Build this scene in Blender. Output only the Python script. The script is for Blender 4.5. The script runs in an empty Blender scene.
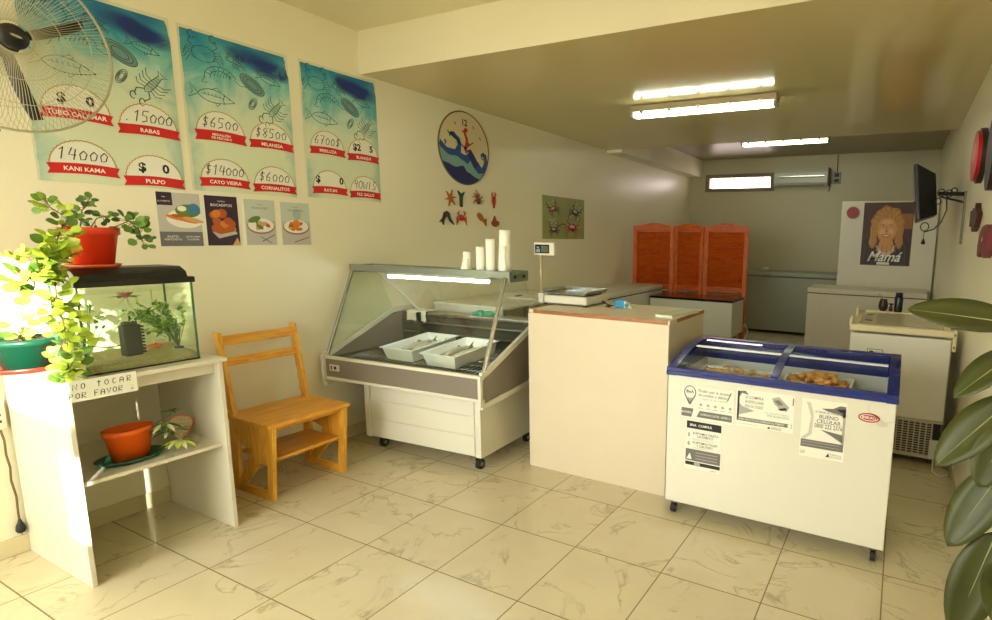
import bpy, bmesh, math, random
from math import pi, sin, cos, radians as R
from mathutils import Vector as V, Matrix as M, noise
from mathutils.geometry import tessellate_polygon
random.seed(7)
sc = bpy.context.scene
col = sc.collection

# ------------------------------------------------------------------ materials
def lin(c):
    return tuple(((x/255+.055)/1.055)**2.4 if x/255 > .04045 else x/255/12.92 for x in c)
MATS = {}
def mat(name, rgb=(200,200,200), rough=.5, metal=0., emit=None, es=0., coat=0., var=0., vscale=8., trans=0., spec=.5, bump=0., bscale=60.):
    if name in MATS: return MATS[name]
    m = bpy.data.materials.new(name); m.use_nodes = True; nt = m.node_tree
    b = nt.nodes['Principled BSDF']; c = (*lin(rgb), 1)
    b.inputs['Base Color'].default_value = c; b.inputs['Roughness'].default_value = rough
    b.inputs['Metallic'].default_value = metal; b.inputs['Coat Weight'].default_value = coat
    b.inputs['Specular IOR Level'].default_value = spec
    b.inputs['Transmission Weight'].default_value = trans
    if emit is not None:
        b.inputs['Emission Color'].default_value = (*lin(emit), 1); b.inputs['Emission Strength'].default_value = es
    tc = nt.nodes.new('ShaderNodeTexCoord')
    n = nt.nodes.new('ShaderNodeTexNoise'); n.inputs['Scale'].default_value = vscale; n.inputs['Detail'].default_value = 4
    nt.links.new(tc.outputs['Object'], n.inputs['Vector'])
    mx = nt.nodes.new('ShaderNodeMix'); mx.data_type = 'RGBA'
    v = var or .02
    mx.inputs['A'].default_value = tuple(x*(1-v) for x in c[:3])+(1,); mx.inputs['B'].default_value = tuple(min(1, x*(1+v)) for x in c[:3])+(1,)
    nt.links.new(n.outputs['Fac'], mx.inputs['Factor']); nt.links.new(mx.outputs['Result'], b.inputs['Base Color'])
    if bump:
        n2 = nt.nodes.new('ShaderNodeTexNoise'); n2.inputs['Scale'].default_value = bscale
        nt.links.new(tc.outputs['Object'], n2.inputs['Vector'])
        bp = nt.nodes.new('ShaderNodeBump'); bp.inputs['Strength'].default_value = bump; bp.inputs['Distance'].default_value = .01
        nt.links.new(n2.outputs['Fac'], bp.inputs['Height']); nt.links.new(bp.outputs['Normal'], b.inputs['Normal'])
    MATS[name] = m; return m
class NT:
    def __init__(s, name):
        s.m = bpy.data.materials.new(name); s.m.use_nodes = True; s.t = s.m.node_tree; s.b = s.t.nodes['Principled BSDF']; MATS[name] = s.m
    def n(s, ty, **kw):
        o = s.t.nodes.new(ty)
        for k, v in kw.items():
            if k in o.bl_rna.properties and not k in o.inputs: setattr(o, k, v)
            else: o.inputs[k].default_value = v
        return o
    def l(s, a, b): s.t.links.new(a, b)
    def math(s, op, a, b=None, c=None):
        o = s.t.nodes.new('ShaderNodeMath'); o.operation = op
        for i, x in enumerate((a, b, c)):
            if x is None: continue
            if isinstance(x, (int, float)): o.inputs[i].default_value = x
            else: s.l(x, o.inputs[i])
        return o.outputs[0]
    def mix(s, f, a, b):
        o = s.t.nodes.new('ShaderNodeMix'); o.data_type = 'RGBA'
        for k, x in (('Factor', f), ('A', a), ('B', b)):
            if isinstance(x, (int, float)): o.inputs[k].default_value = x
            elif isinstance(x, tuple): o.inputs[k].default_value = (*lin(x), 1)
            else: s.l(x, o.inputs[k])
        return o.outputs['Result']
    def ramp(s, f, stops):
        o = s.t.nodes.new('ShaderNodeValToRGB'); e = o.color_ramp.elements
        while len(e) > 1: e.remove(e[0])
        e[0].position = stops[0][0]; e[0].color = (*lin(stops[0][1]), 1)
        for p, c in stops[1:]:
            k = e.new(p); k.color = (*lin(c), 1)
        s.l(f, o.inputs[0]); return o.outputs['Color']

def glass(name, tint=(235,245,240), refl=.9, opac=0.):
    if name in MATS: return MATS[name]
    k = NT(name); k.t.nodes.remove(k.b)
    tr = k.n('ShaderNodeBsdfTransparent'); tr.inputs[0].default_value = (*lin(tint), 1)
    gl = k.n('ShaderNodeBsdfGlossy'); gl.inputs['Roughness'].default_value = .03; gl.inputs[0].default_value = (1,1,1,1)
    lw = k.n('ShaderNodeLayerWeight'); lw.inputs[0].default_value = .5
    fr = k.math('ADD', .045, k.math('MULTIPLY', .9, k.math('POWER', lw.outputs['Facing'], 5.)))
    mx = k.n('ShaderNodeMixShader'); k.l(k.math('MULTIPLY', fr, refl), mx.inputs[0]); k.l(tr.outputs[0], mx.inputs[1]); k.l(gl.outputs[0], mx.inputs[2])
    last = mx
    if opac:
        df = k.n('ShaderNodeBsdfDiffuse'); df.inputs[0].default_value = (*lin((200,205,195)), 1)
        m2 = k.n('ShaderNodeMixShader'); m2.inputs[0].default_value = opac; k.l(mx.outputs[0], m2.inputs[1]); k.l(df.outputs[0], m2.inputs[2]); last = m2
    k.l(last.outputs[0], k.t.nodes['Material Output'].inputs[0])
    return k.m

# ------------------------------------------------------------------ mesh builder
class MB:
    def __init__(s): s.v = []; s.f = []; s.mi = []; s.sm = []; s.mats = []; s.x = M()
    def m(s, mt):
        if mt not in s.mats: s.mats.append(mt)
        return s.mats.index(mt)
    def add(s, vs, fs, mt=None, smooth=False):
        o = len(s.v); s.v += [s.x @ V(p) for p in vs]; i = s.m(mt) if mt else 0
        for f in fs: s.f.append([o+a for a in f]); s.mi.append(i); s.sm.append(smooth)
        return s
    def box(s, x0, x1, y0, y1, z0, z1, mt=None, bev=0., seg=2):
        if bev <= 0:
            vs = [(x, y, z) for x in (x0, x1) for y in (y0, y1) for z in (z0, z1)]
            return s.add(vs, [(0,1,3,2),(4,6,7,5),(0,4,5,1),(2,3,7,6),(0,2,6,4),(1,5,7,3)], mt)
        bm = bmesh.new(); bmesh.ops.create_cube(bm, size=1)
        for q in bm.verts: q.co = V(((x0+x1)/2+q.co.x*(x1-x0), (y0+y1)/2+q.co.y*(y1-y0), (z0+z1)/2+q.co.z*(z1-z0)))
        b = min(bev, .45*min(abs(x1-x0), abs(y1-y0), abs(z1-z0)))
        bmesh.ops.bevel(bm, geom=bm.edges[:], offset=b, segments=seg, affect='EDGES', profile=.5)
        s.frombm(bm, mt); return s
    def frombm(s, bm, mt=None, smooth=False):
        bm.verts.index_update()
        s.add([v.co.copy() for v in bm.verts], [[v.index for v in f.verts] for f in bm.faces], mt, smooth); bm.free()
    def cube_at(s, mtx, sx, sy, sz, mt=None, bev=0.):
        old = s.x; s.x = old @ mtx; s.box(-sx/2, sx/2, -sy/2, sy/2, -sz/2, sz/2, mt, bev); s.x = old; return s
    def bar(s, a, b, w, h, mt=None, up=(0,0,1), bev=0.):
        a, b = V(a), V(b); d = b-a; z = d.normalized(); u = V(up); 
        if abs(z.dot(u)) > .98: u = V((0,1,0))
        x = u.cross(z).normalized(); y = z.cross(x)
        mt4 = M((x, y, z)).transposed().to_4x4(); mt4.translation = (a+b)/2
        return s.cube_at(mt4, w, h, d.length, mt, bev)
    def tube(s, pts, r, mt=None, n=8, caps=True):
        pts = [V(p) for p in pts]; rs = r if isinstance(r, (list, tuple)) else [r]*len(pts)
        ring = []; prev = None
        for i, p in enumerate(pts):
            t = (pts[min(i+1, len(pts)-1)]-pts[max(i-1, 0)]).normalized()
            if prev is None:
                a = t.orthogonal().normalized()
            else:
                a = (prev - t*prev.dot(t)).normalized()
            prev = a; b = t.cross(a)
            ring.append([p+(a*cos(2*pi*k/n)+b*sin(2*pi*k/n))*rs[i] for k in range(n)])
        vs = [q for rr in ring for q in rr]; fs = []
        for i in range(len(pts)-1):
            for k in range(n): fs.append((i*n+k, i*n+(k+1)%n, (i+1)*n+(k+1)%n, (i+1)*n+k))
        if caps: fs.append(list(range(n))[::-1]); fs.append([(len(pts)-1)*n+k for k in range(n)])
        return s.add(vs, fs, mt, True)
    def cyl(s, c, r, h, mt=None, n=24, axis='z'):
        c = V(c); d = {'x': V((1,0,0)), 'y': V((0,1,0)), 'z': V((0,0,1))}[axis]
        bm = bmesh.new(); bmesh.ops.create_cone(bm, cap_ends=True, segments=n, radius1=r, radius2=r, depth=h)
        q = V((0,0,1)).rotation_difference(d).to_matrix().to_4x4(); bmesh.ops.transform(bm, matrix=M.Translation(c+d*h/2) @ q, verts=bm.verts)
        s.frombm(bm, mt); return s
    def lathe(s, c, prof, mt=None, n=28, sx=1., sy=1., smooth=True):
        c = V(c); vs = []; fs = []
        for (r, z) in prof:
            for k in range(n): a = 2*pi*k/n; vs.append(c+V((r*cos(a)*sx, r*sin(a)*sy, z)))
        for i in range(len(prof)-1):
            for k in range(n): fs.append((i*n+k, i*n+(k+1)%n, (i+1)*n+(k+1)%n, (i+1)*n+k))
        return s.add(vs, fs, mt, smooth)
    def prism(s, poly, e, mt=None):   # poly: 3D points (planar), extruded by vector e
        p = [V(q) for q in poly]; n = len(p); e = V(e)
        tri = tessellate_polygon([p])
        vs = p+[q+e for q in p]; fs = [tuple(t) for t in tri]+[tuple(n+i for i in reversed(t)) for t in tri]
        fs += [(i, (i+1)%n, n+(i+1)%n, n+i) for i in range(n)]
        return s.add(vs, fs, mt)
    def blob(s, c, r, mt=None, amp=.25, sub=2, sc3=(1,1,1), seed=0, fr=2.):
        bm = bmesh.new(); bmesh.ops.create_icosphere(bm, subdivisions=sub, radius=1)
        c = V(c); off = V((seed*3.1, seed*1.7, seed*.9))
        for q in bm.verts:
            k = 1+amp*noise.noise(q.co*fr+off)
            q.co = c+V((q.co.x*k*r*sc3[0], q.co.y*k*r*sc3[1], q.co.z*k*r*sc3[2]))
        s.frombm(bm, mt, True); return s
    def leaf(s, base, d, up, L, W, mt=None, bend=.2, fold=.15, n=8, tipw=0., shape=None):
        base = V(base); d = V(d).normalized(); sd = d.cross(V(up)).normalized(); u = sd.cross(d).normalized()
        vs = []; fs = []
        for i in range(n+1):
            t = i/n; w = W/2*(shape(t) if shape else (sin(pi*t**.85))**.75*(1-.12*t)) if 0 < t < 1 else W*.02
            c = base+d*L*t - u*L*bend*t*t
            for k in (-1, -.5, 0, .5, 1): vs.append(c+sd*w*k+u*abs(k)*w*fold*2)
        for i in range(n):
            for k in range(4): a = i*5+k; fs.append((a, a+1, a+6, a+5))
        return s.add(vs, fs, mt, True)
    def build(s, name, mt=None, parent=None, loc=None, smooth=None):
        me = bpy.data.meshes.new(name)
        o0 = V(loc) if loc is not None else V((0,0,0))
        me.from_pydata([p-o0 for p in s.v], [], s.f)
        ms = s.mats or [mt]
        if mt and s.mats and mt not in s.mats and False: pass
        for q in ms: me.materials.append(q)
        me.polygons.foreach_set('material_index', s.mi); me.polygons.foreach_set('use_smooth', s.sm if smooth is None else [smooth]*len(s.f))
        bm = bmesh.new(); bm.from_mesh(me); bmesh.ops.recalc_face_normals(bm, faces=bm.faces); bm.to_mesh(me); bm.free()
        ob = bpy.data.objects.new(name, me); col.objects.link(ob)
        if loc is not None: ob.location = o0
        if parent: ob.parent = parent
        return ob

def tag(o, label, cat, group=None, kind=None):
    o['label'] = label
    if cat: o['category'] = cat
    if group: o['group'] = group
    if kind: o['kind'] = kind
    return o
def thing(name, label, cat, loc=(0,0,0), rz=0., group=None):
    o = bpy.data.objects.new(name, None); o.empty_display_size = .05; col.objects.link(o)
    o.location = loc; o.rotation_euler = (0,0,rz); return tag(o, label, cat, group)
def single(name, mb, mt, label, cat, group=None, kind=None):
    xs = [p.x for p in mb.v]; ys = [p.y for p in mb.v]; zs = [p.z for p in mb.v]
    c = V(((min(xs)+max(xs))/2, (min(ys)+max(ys))/2, min(zs)))
    return tag(mb.build(name, mt, None, c), label, cat, group, kind)
def wpart(name, mb, mt, root, parent=None, label=None):   # geometry given in world coordinates under an unrotated root
    l = V(root.location); mb.v = [p-l for p in mb.v]
    o = mb.build(name, mt, parent or root)
    if label: o['label'] = label
    return o
def struct(name, mb, mt):
    o = mb.build(name, mt); o['kind'] = 'structure'; return o

# ------------------------------------------------------------------ flat art helper
_TX = {}
def text_geo(body, bold=0., shear=0., space=1.):
    key = (body, bold, shear, space)
    if key in _TX: return _TX[key]
    cu = bpy.data.curves.new('t', 'FONT'); cu.body = body; cu.size = 1; cu.align_x = 'CENTER'; cu.align_y = 'CENTER'
    cu.offset = bold; cu.shear = shear; cu.space_character = space; cu.resolution_u = 2; cu.space_line = 1.0
    ob = bpy.data.objects.new('t', cu); col.objects.link(ob)
    dg = bpy.context.evaluated_depsgraph_get(); me = bpy.data.meshes.new_from_object(ob.evaluated_get(dg))
    g = ([v.co.xy.copy() for v in me.vertices], [list(p.vertices) for p in me.polygons])
    bpy.data.objects.remove(ob); bpy.data.curves.remove(cu); bpy.data.meshes.remove(me)
    _TX[key] = g; return g
class Art:
    """printing on a flat sheet: O origin, U right, W up, N outwards"""
    def __init__(s, O, U, W, N, mb=None, step=.0004, l0=1):
        s.O, s.U, s.W, s.N = V(O), V(U), V(W), V(N); s.mb = mb or MB(); s.st = step; s.l = l0
    def P(s, u, w, l): return s.O+s.U*u+s.W*w+s.N*(l*s.st)
    def poly(s, pts, mt, l=1):
        p2 = [V((a, b, 0)) for a, b in pts]; tri = tessellate_polygon([p2])
        s.mb.add([s.P(a, b, l) for a, b in pts], [tuple(t) for t in tri], mt)
    def rect(s, u0, u1, w0, w1, mt, l=1): s.mb.add([s.P(u0,w0,l), s.P(u1,w0,l), s.P(u1,w1,l), s.P(u0,w1,l)], [(0,1,2,3)], mt)
    def ell(s, u, w, a, b, mt, l=1, n=24, a0=0, a1=360, rot=0):
        c, t = cos(R(rot)), sin(R(rot)); full = a1-a0 >= 360
        pts = []
        for k in range(n+(0 if full else 1)):
            q = R(a0+(a1-a0)*k/n); x, y = a*cos(q), b*sin(q); pts.append((u+x*c-y*t, w+x*t+y*c))
        s.poly(pts, mt, l)
    def stroke(s, pts, wd, mt, l=2, closed=False):
        p = [V(q) for q in pts]; n = len(p); vs = []; fs = []
        for i in range(n):
            a = p[(i-1)%n] if (closed or i) else p[i]; b = p[(i+1)%n] if (closed or i < n-1) else p[i]
            t = b-a; t = t.normalized() if t.length else V((1,0)); nn = V((-t.y, t.x))*wd/2
            vs += [s.P(*(p[i]+nn), l), s.P(*(p[i]-nn), l)]
        for i in range(n if closed else n-1): j = (i+1)%n; fs.append((2*i, 2*i+1, 2*j+1, 2*j))
        s.mb.add(vs, fs, mt)
    def arc(s, u, w, a, b, a0, a1, wd, mt, l=2, n=16, rot=0):
        c, t = cos(R(rot)), sin(R(rot)); pts = []
        for k in range(n+1):
            q = R(a0+(a1-a0)*k/n); x, y = a*cos(q), b*sin(q); pts.append((u+x*c-y*t, w+x*t+y*c))
        s.stroke(pts, wd, mt, l)
    def text(s, body, u, w, size, mt, l=3, bold=0., shear=0., rot=0, sx=1., space=1., maxw=None):
        vs, fs = text_geo(body, bold, shear, space); c, t = cos(R(rot)), sin(R(rot))
        if not vs: return
        w_ = (max(p.x for p in vs)-min(p.x for p in vs))*size*sx
        if maxw and w_ > maxw: sx *= maxw/w_
        s.mb.add([s.P(u+(p.x*sx*c-p.y*t)*size, w+(p.x*sx*t+p.y*c)*size, l) for p in vs], fs, mt)

# ------------------------------------------------------------------ common materials
white_lam = mat('white_laminate', (212,206,186), .35, var=.03)
cream = mat('cream_laminate', (214,200,174), .4, var=.03)
steel = mat('steel', (190,190,182), .25, 1.)
steel_dk = mat('steel_dark', (120,120,112), .35, .9)
black = mat('black_plastic', (14,14,14), .4)
rubber = mat('rubber', (25,24,24), .6)
enamel = mat('white_enamel', (226,224,212), .25, coat=.3, var=.02)
enamel_old = mat('white_enamel_worn', (214,212,196), .35, var=.05)
grey_pl = mat('grey_plastic', (120,112,105), .5)
ink = mat('ink_black', (30,30,32), .6)
ink_g = mat('ink_grey', (110,108,102), .6)
ink_lg = mat('ink_light_grey', (165,163,155), .6)
paper = mat('paper', (232,230,216), .6)
red = mat('ribbon_red', (205,28,28), .5)
gold = mat('gold_line', (190,140,40), .5)
white_ink = mat('white_ink', (245,243,232), .5)
soil = mat('soil', (58,40,28), .95, bump=.6, var=.3, vscale=40)
line_teal = mat('line_dark_teal', (38,72,72), .6)

# walls
def wallmat(name, rgb, rough, stains=True):
    k = NT(name); tc = k.n('ShaderNodeTexCoord'); n = k.n('ShaderNodeTexNoise', Scale=1.3, Detail=5.)
    k.l(tc.outputs['Object'], n.inputs['Vector'])
    a = tuple(int(x*.965) for x in rgb)
    k.l(k.mix(n.outputs['Fac'], a, rgb), k.b.inputs['Base Color'])
    n2 = k.n('ShaderNodeTexNoise', Scale=22., Detail=6.); k.l(tc.outputs['Object'], n2.inputs['Vector'])
    bp = k.n('ShaderNodeBump', Strength=.06, Distance=.01); k.l(n2.outputs['Fac'], bp.inputs['Height']); k.l(bp.outputs['Normal'], k.b.inputs['Normal'])
    k.b.inputs['Roughness'].default_value = rough
    return k
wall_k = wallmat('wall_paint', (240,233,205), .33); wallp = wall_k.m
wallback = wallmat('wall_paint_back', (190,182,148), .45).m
beam_p = wallmat('beam_paint', (222,213,180), .6).m
ceil_up = wallmat('ceiling_paint', (228,219,180), .6).m
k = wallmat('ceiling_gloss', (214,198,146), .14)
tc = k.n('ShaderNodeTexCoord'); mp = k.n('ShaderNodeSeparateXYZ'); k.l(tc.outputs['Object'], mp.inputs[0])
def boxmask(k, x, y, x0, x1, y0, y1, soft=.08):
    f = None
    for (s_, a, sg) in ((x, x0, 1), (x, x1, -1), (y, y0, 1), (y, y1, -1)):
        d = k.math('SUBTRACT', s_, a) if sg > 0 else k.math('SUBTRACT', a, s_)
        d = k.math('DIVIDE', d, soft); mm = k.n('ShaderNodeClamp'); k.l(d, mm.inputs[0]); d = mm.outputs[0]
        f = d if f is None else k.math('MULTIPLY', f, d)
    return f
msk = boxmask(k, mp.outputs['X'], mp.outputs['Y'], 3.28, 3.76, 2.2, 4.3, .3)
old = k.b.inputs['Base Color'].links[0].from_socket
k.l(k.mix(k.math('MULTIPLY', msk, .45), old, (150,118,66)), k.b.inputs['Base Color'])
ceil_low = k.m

# floor tiles
k = NT('floor_tiles'); tc = k.n('ShaderNodeTexCoord'); sx = k.n('ShaderNodeSeparateXYZ'); k.l(tc.outputs['Object'], sx.inputs[0])
S_ = .45; u = k.math('DIVIDE', k.math('SUBTRACT', sx.outputs['X'], 1.34-4.5), S_); v = k.math('DIVIDE', k.math('SUBTRACT', sx.outputs['Y'], -.145-4.5), S_)
fu = k.math('FRACT', u); fv = k.math('FRACT', v); iu = k.math('FLOOR', u); iv = k.math('FLOOR', v)
def edge(f): return k.math('MINIMUM', f, k.math('SUBTRACT', 1., f))
e = k.math('MINIMUM', edge(fu), edge(fv)); grout = k.math('LESS_THAN', e, .006)
cmb = k.n('ShaderNodeCombineXYZ'); k.l(sx.outputs['X'], cmb.inputs[0]); k.l(sx.outputs['Y'], cmb.inputs[1])
k.l(k.math('ADD', k.math('MULTIPLY', iu, 3.7), k.math('MULTIPLY', iv, 5.3)), cmb.inputs[2])
n1 = k.n('ShaderNodeTexNoise', Scale=2.6, Detail=5., Roughness=.55, Distortion=1.1); k.l(cmb.outputs[0], n1.inputs['Vector'])
d1 = k.math('ABSOLUTE', k.math('SUBTRACT', n1.outputs['Fac'], .5))
vein = k.ramp(d1, [(0., (255,255,255)), (.008, (190,190,190)), (.024, (60,60,60)), (.08, (0,0,0))])
n2 = k.n('ShaderNodeTexNoise', Scale=5., Detail=4., Distortion=.6); k.l(cmb.outputs[0], n2.inputs['Vector'])
gate = k.ramp(n2.outputs['Fac'], [(.42, (0,0,0)), (.60, (255,255,255))])
base = k.mix(n2.outputs['Fac'], (194,182,150), (212,201,170))
vs_ = k.n('ShaderNodeSeparateColor'); k.l(vein, vs_.inputs[0]); gs = k.n('ShaderNodeSeparateColor'); k.l(gate, gs.inputs[0])
c1 = k.mix(k.math('MULTIPLY', k.math('MULTIPLY', vs_.outputs[0], gs.outputs[0]), .6), base, (136,122,88))
c2 = k.mix(grout, c1, (120,104,70)); k.l(c2, k.b.inputs['Base Color'])
k.l(k.math('ADD', .2, k.math('MULTIPLY', grout, .5)), k.b.inputs['Roughness'])
floor_m = k.m

# wood materials
def wood(name, a, b, scale=3., dist=6., rough=.35, ax='X', stretch=10.):
    k = NT(name); tc = k.n('ShaderNodeTexCoord'); mp = k.n('ShaderNodeMapping')
    sc_ = {'X': (1, stretch, stretch), 'Y': (stretch, 1, stretch), 'Z': (stretch, stretch, 1)}[ax]
    mp.inputs['Scale'].default_value = sc_; k.l(tc.outputs['Object'], mp.inputs[0])
    n = k.n('ShaderNodeTexNoise', Scale=scale, Detail=5., Distortion=dist*.1); k.l(mp.outputs[0], n.inputs['Vector'])
    k.l(k.ramp(n.outputs['Fac'], [(.3, a), (.5, b), (.56, a), (.7, b)]), k.b.inputs['Base Color'])
    k.b.inputs['Roughness'].default_value = rough; return k.m
pine = wood('pine_x', (214,150,44), (232,176,66)); pine_y = wood('pine_y', (206,136,36), (230,170,60), ax='Y'); pine_z = wood('pine_z', (214,150,44), (236,182,74), ax='Z')
orange_w = wood('screen_wood_z', (190,80,14), (220,106,26), ax='Z', rough=.55); orange_x = wood('screen_wood_x', (186,74,12), (214,100,22), ax='X', rough=.55)

# ------------------------------------------------------------------ room
XR, YB, ZL, ZU, YF = 3.954, 8.245, 2.594, 2.877, -2.4
Y1, Y2 = 1.48, 5.1
struct('floor', MB().box(-.15, XR+.15, YF-.15, YB+.15, -.1, 0), floor_m)
struct('wall_left', MB().box(-.15, 0, YF-.15, YB+.15, 0, ZU+.1), wallp)
struct('wall_right', MB().box(XR, XR+.15, YF-.15, YB+.15, 0, ZU+.1), wallp)
wb = MB(); wx0, wx1, wz0, wz1 = .36, 1.44, 2.365, 2.545
for a in ((0, wx0, 0, ZU+.1), (wx1, XR, 0, ZU+.1), (wx0, wx1, 0, wz0), (wx0, wx1, wz1, ZU+.1)): wb.box(a[0], a[1], YB, YB+.15, a[2], a[3])
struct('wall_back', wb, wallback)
# shop front: unseen, behind the camera; openings made up and shaped to place sun patches
wf = MB()
HOLES = [(.15, 2.10, .30, 2.50), (2.20, 3.55, 1.62, 2.36), (3.30, 3.57, 1.12, 1.54), (3.73, 3.785, .45, 1.19)]
gx = sorted({0, XR, *[h[0] for h in HOLES], *[h[1] for h in HOLES]}); gz = sorted({0, ZU+.1, *[h[2] for h in HOLES], *[h[3] for h in HOLES]})
for a0, a1 in zip(gx, gx[1:]):
    for b0, b1 in zip(gz, gz[1:]):
        if not any(h[0] <= a0 and a1 <= h[1] and h[2] <= b0 and b1 <= h[3] for h in HOLES): wf.box(a0, a1, YF-.08, YF, b0, b1)
struct('wall_front', wf, wallp)
struct('ceiling', MB().box(-.15, XR+.15, YF-.15, Y1+.01, ZU, ZU+.1), ceil_up)
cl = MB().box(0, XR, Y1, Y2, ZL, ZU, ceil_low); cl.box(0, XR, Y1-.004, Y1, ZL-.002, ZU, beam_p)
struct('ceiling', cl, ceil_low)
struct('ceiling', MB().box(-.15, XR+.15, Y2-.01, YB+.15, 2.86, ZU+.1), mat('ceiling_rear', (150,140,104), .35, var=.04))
struct('trim_1', MB().box(0, .22, Y2, YB, 2.56, 2.86), wallp)       # boxed duct along the left wall
bbm = mat('baseboard_tile', (206,194,158), .3, var=.05)
def bb(x0, x1, y0, y1):
    m_ = MB(); m_.box(x0, x1, y0, y1, 0, .085, bbm, .003)
    return m_
struct('baseboard_left', bb(0, .012, YF, YB), bbm); struct('baseboard_right', bb(XR-.012, XR, YF, YB), bbm); struct('baseboard_back', bb(.012, XR-.012, YB-.012, YB), bbm)
# back window
wfm = mat('window_frame_brown', (120,108,84), .5)
w = MB()
for a in ((wx0-.07, wx1+.07, wz1, wz1+.06), (wx0-.07, wx1+.07, wz0-.06, wz0), (wx0-.07, wx0, wz0, wz1), (wx1, wx1+.07, wz0, wz1)): w.box(a[0], a[1], YB-.025, YB+.03, a[2], a[3], wfm, .004)
w1 = struct('window_1', w, wfm)
pn = MB().box(wx0, wx1, YB+.06, YB+.066, wz0, wz1, glass('window_glass', (250,240,240))); p = pn.build('pane', None, w1)
g = MB()
for i in range(9): g.tube([(wx0+.12+i*.1, YB+.1, wz0), (wx0+.16+i*.1, YB+.1, wz0+.09), (wx0+.12+i*.1, YB+.1, wz1)], .004, wfm)
g.build('grille', None, w1)
alu = mat('aluminium', (170,170,165), .4, .8)
for h, nm in ((HOLES[0], 'unseen_window_2'), (HOLES[1], 'sun_window_3'), (HOLES[2], 'sun_window_4')):  # frames and panes of the unseen, made-up openings that let daylight in
    w = MB(); e_ = .02
    for a in ((h[0], h[1], h[2], h[2]+e_), (h[0], h[1], h[3]-e_, h[3]), (h[0], h[0]+e_, h[2]+e_, h[3]-e_), (h[1]-e_, h[1], h[2]+e_, h[3]-e_)): w.box(a[0], a[1], YF-.07, YF-.03, a[2], a[3])
    if h[1]-h[0] > 1: w.box((h[0]+h[1])/2-.02, (h[0]+h[1])/2+.02, YF-.07, YF-.03, h[2]+e_, h[3]-e_)
    w2 = struct(nm, w, alu); MB().box(h[0]+e_, h[1]-e_, YF-.052, YF-.048, h[2]+e_, h[3]-e_, glass('shop_glass', (250,252,250))).build('pane', None, w2)
struct('sun_blocker_fin', MB().box(2.12, 2.18, YF-1.5, YF-.08, -.1, 3.3), wallp)  # added unseen fin outside, keeps the sun from entering the widest opening
struct('ground', MB().box(-12, 16, YF-14, YF-.08, -.2, -.1), mat('pavement', (176,170,158), .9, var=.1))

# ------------------------------------------------------------------ aquarium stand
st = thing('display_stand', 'white laminate stand with open shelf carrying the fish tank', 'stand', (.31, -.155, 0))
for y in (-.44, .108): wpart('side_panel', MB().box(.015, .62, y, y+.018, 0, .857, white_lam, .002), None, st)
wpart('top_board', MB().box(.013, .632, -.445, .142, .858, .878, white_lam, .003), None, st)
wpart('shelf', MB().box(.02, .59, -.421, .107, .428, .445, white_lam, .002), None, st)
wpart('front_rail', MB().box(.56, .575, -.421, .107, .80, .857, white_lam, .002), None, st)
# sign
s = MB(); s.box(.6325, .634, -.44, -.215, .80, .885, paper)
a = Art((.634, -.44, .80), (0,1,0), (0,0,1), (1,0,0), s)
def hand(a, body, u0, w0, h, adv, wd, mt, l=2, slant=.1):
    """handwritten strokes, one glyph after another"""
    G = {'N': [[(0,0),(0,1),(.7,0),(.7,1)]], 'O': [[(.35,1),(.05,.75),(.05,.25),(.35,0),(.65,.25),(.65,.75),(.35,1)]], 'T': [[(0,.8),(.7,.85)],[(.35,1.1),(.35,0)]],
         'C': [[(.6,.9),(.25,1),(.05,.5),(.25,0),(.65,.1)]], 'A': [[(0,0),(.05,.8),(.35,1),(.65,.8),(.65,0)],[(.05,.45),(.65,.45)]], 'R': [[(0,0),(0,1),(.6,.95),(.6,.6),(0,.5),(.65,0)]],
         'P': [[(0,0),(0,1),(.6,.9),(.55,.55),(0,.5)]], 'F': [[(0,0),(0,1),(.65,1)],[(0,.55),(.5,.55)]], 'V': [[(0,1),(.35,0),(.7,1)]],
         ')': [[(.1,.2),(.35,0),(.6,.25)],[(.15,.75),(.2,.7)],[(.5,.8),(.55,.75)]],
         '1': [[(.15,.75),(.4,1),(.35,0)]], '4': [[(.25,1),(.05,.4),(.65,.4)],[(.55,.9),(.5,0)]], '5': [[(.65,1),(.15,1),(.1,.6),(.5,.55),(.55,.15),(.1,0)]],
         '6': [[(.5,1),(.1,.5),(.15,.05),(.5,.05),(.55,.4),(.15,.45)]], '8': [[(.35,.5),(.1,.75),(.35,1),(.6,.75),(.1,.2),(.35,0),(.6,.25),(.35,.5)]],
         '0': [[(.35,.8),(.08,.5),(.2,.05),(.55,.1),(.65,.55),(.35,.8)]], '7': [[(.05,1),(.6,1),(.25,0)],[(.2,.5),(.5,.5)]],
         '$': [[(.6,.8),(.2,.85),(.15,.55),(.5,.45),(.5,.15),(.05,.15)],[(.35,1.05),(.3,-.1)]], '2': [[(.05,.8),(.35,1),(.55,.7),(.05,0),(.65,0)]], '9': [[(.55,.6),(.15,.55),(.2,.95),(.55,.95),(.5,0)]],
         'W': [[(0,.9),(.15,0),(.35,.6),(.55,0),(.7,.9)]], 'I': [[(.3,1),(.3,0)]], 'S': [[(.6,.9),(.2,1),(.1,.6),(.55,.4),(.5,0),(.05,.1)]], '.': [[(.2,0),(.3,.05)]]}
    x = u0
    for ch in body:
        for st_ in G.get(ch, []): a.stroke([(x+(p+slant*q)*h*.8, w0+q*h) for p, q in st_], wd, mt, l)
        x += adv
hand(a, 'NO TOCAR', .02, .05, .022, .0245, .0028, ink); hand(a, 'POR FAVOR )', .006, .013, .022, .0193, .0028, ink)
single('sign', s, None, 'handwritten paper sign taped to front edge of the white stand', 'sign')

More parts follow.
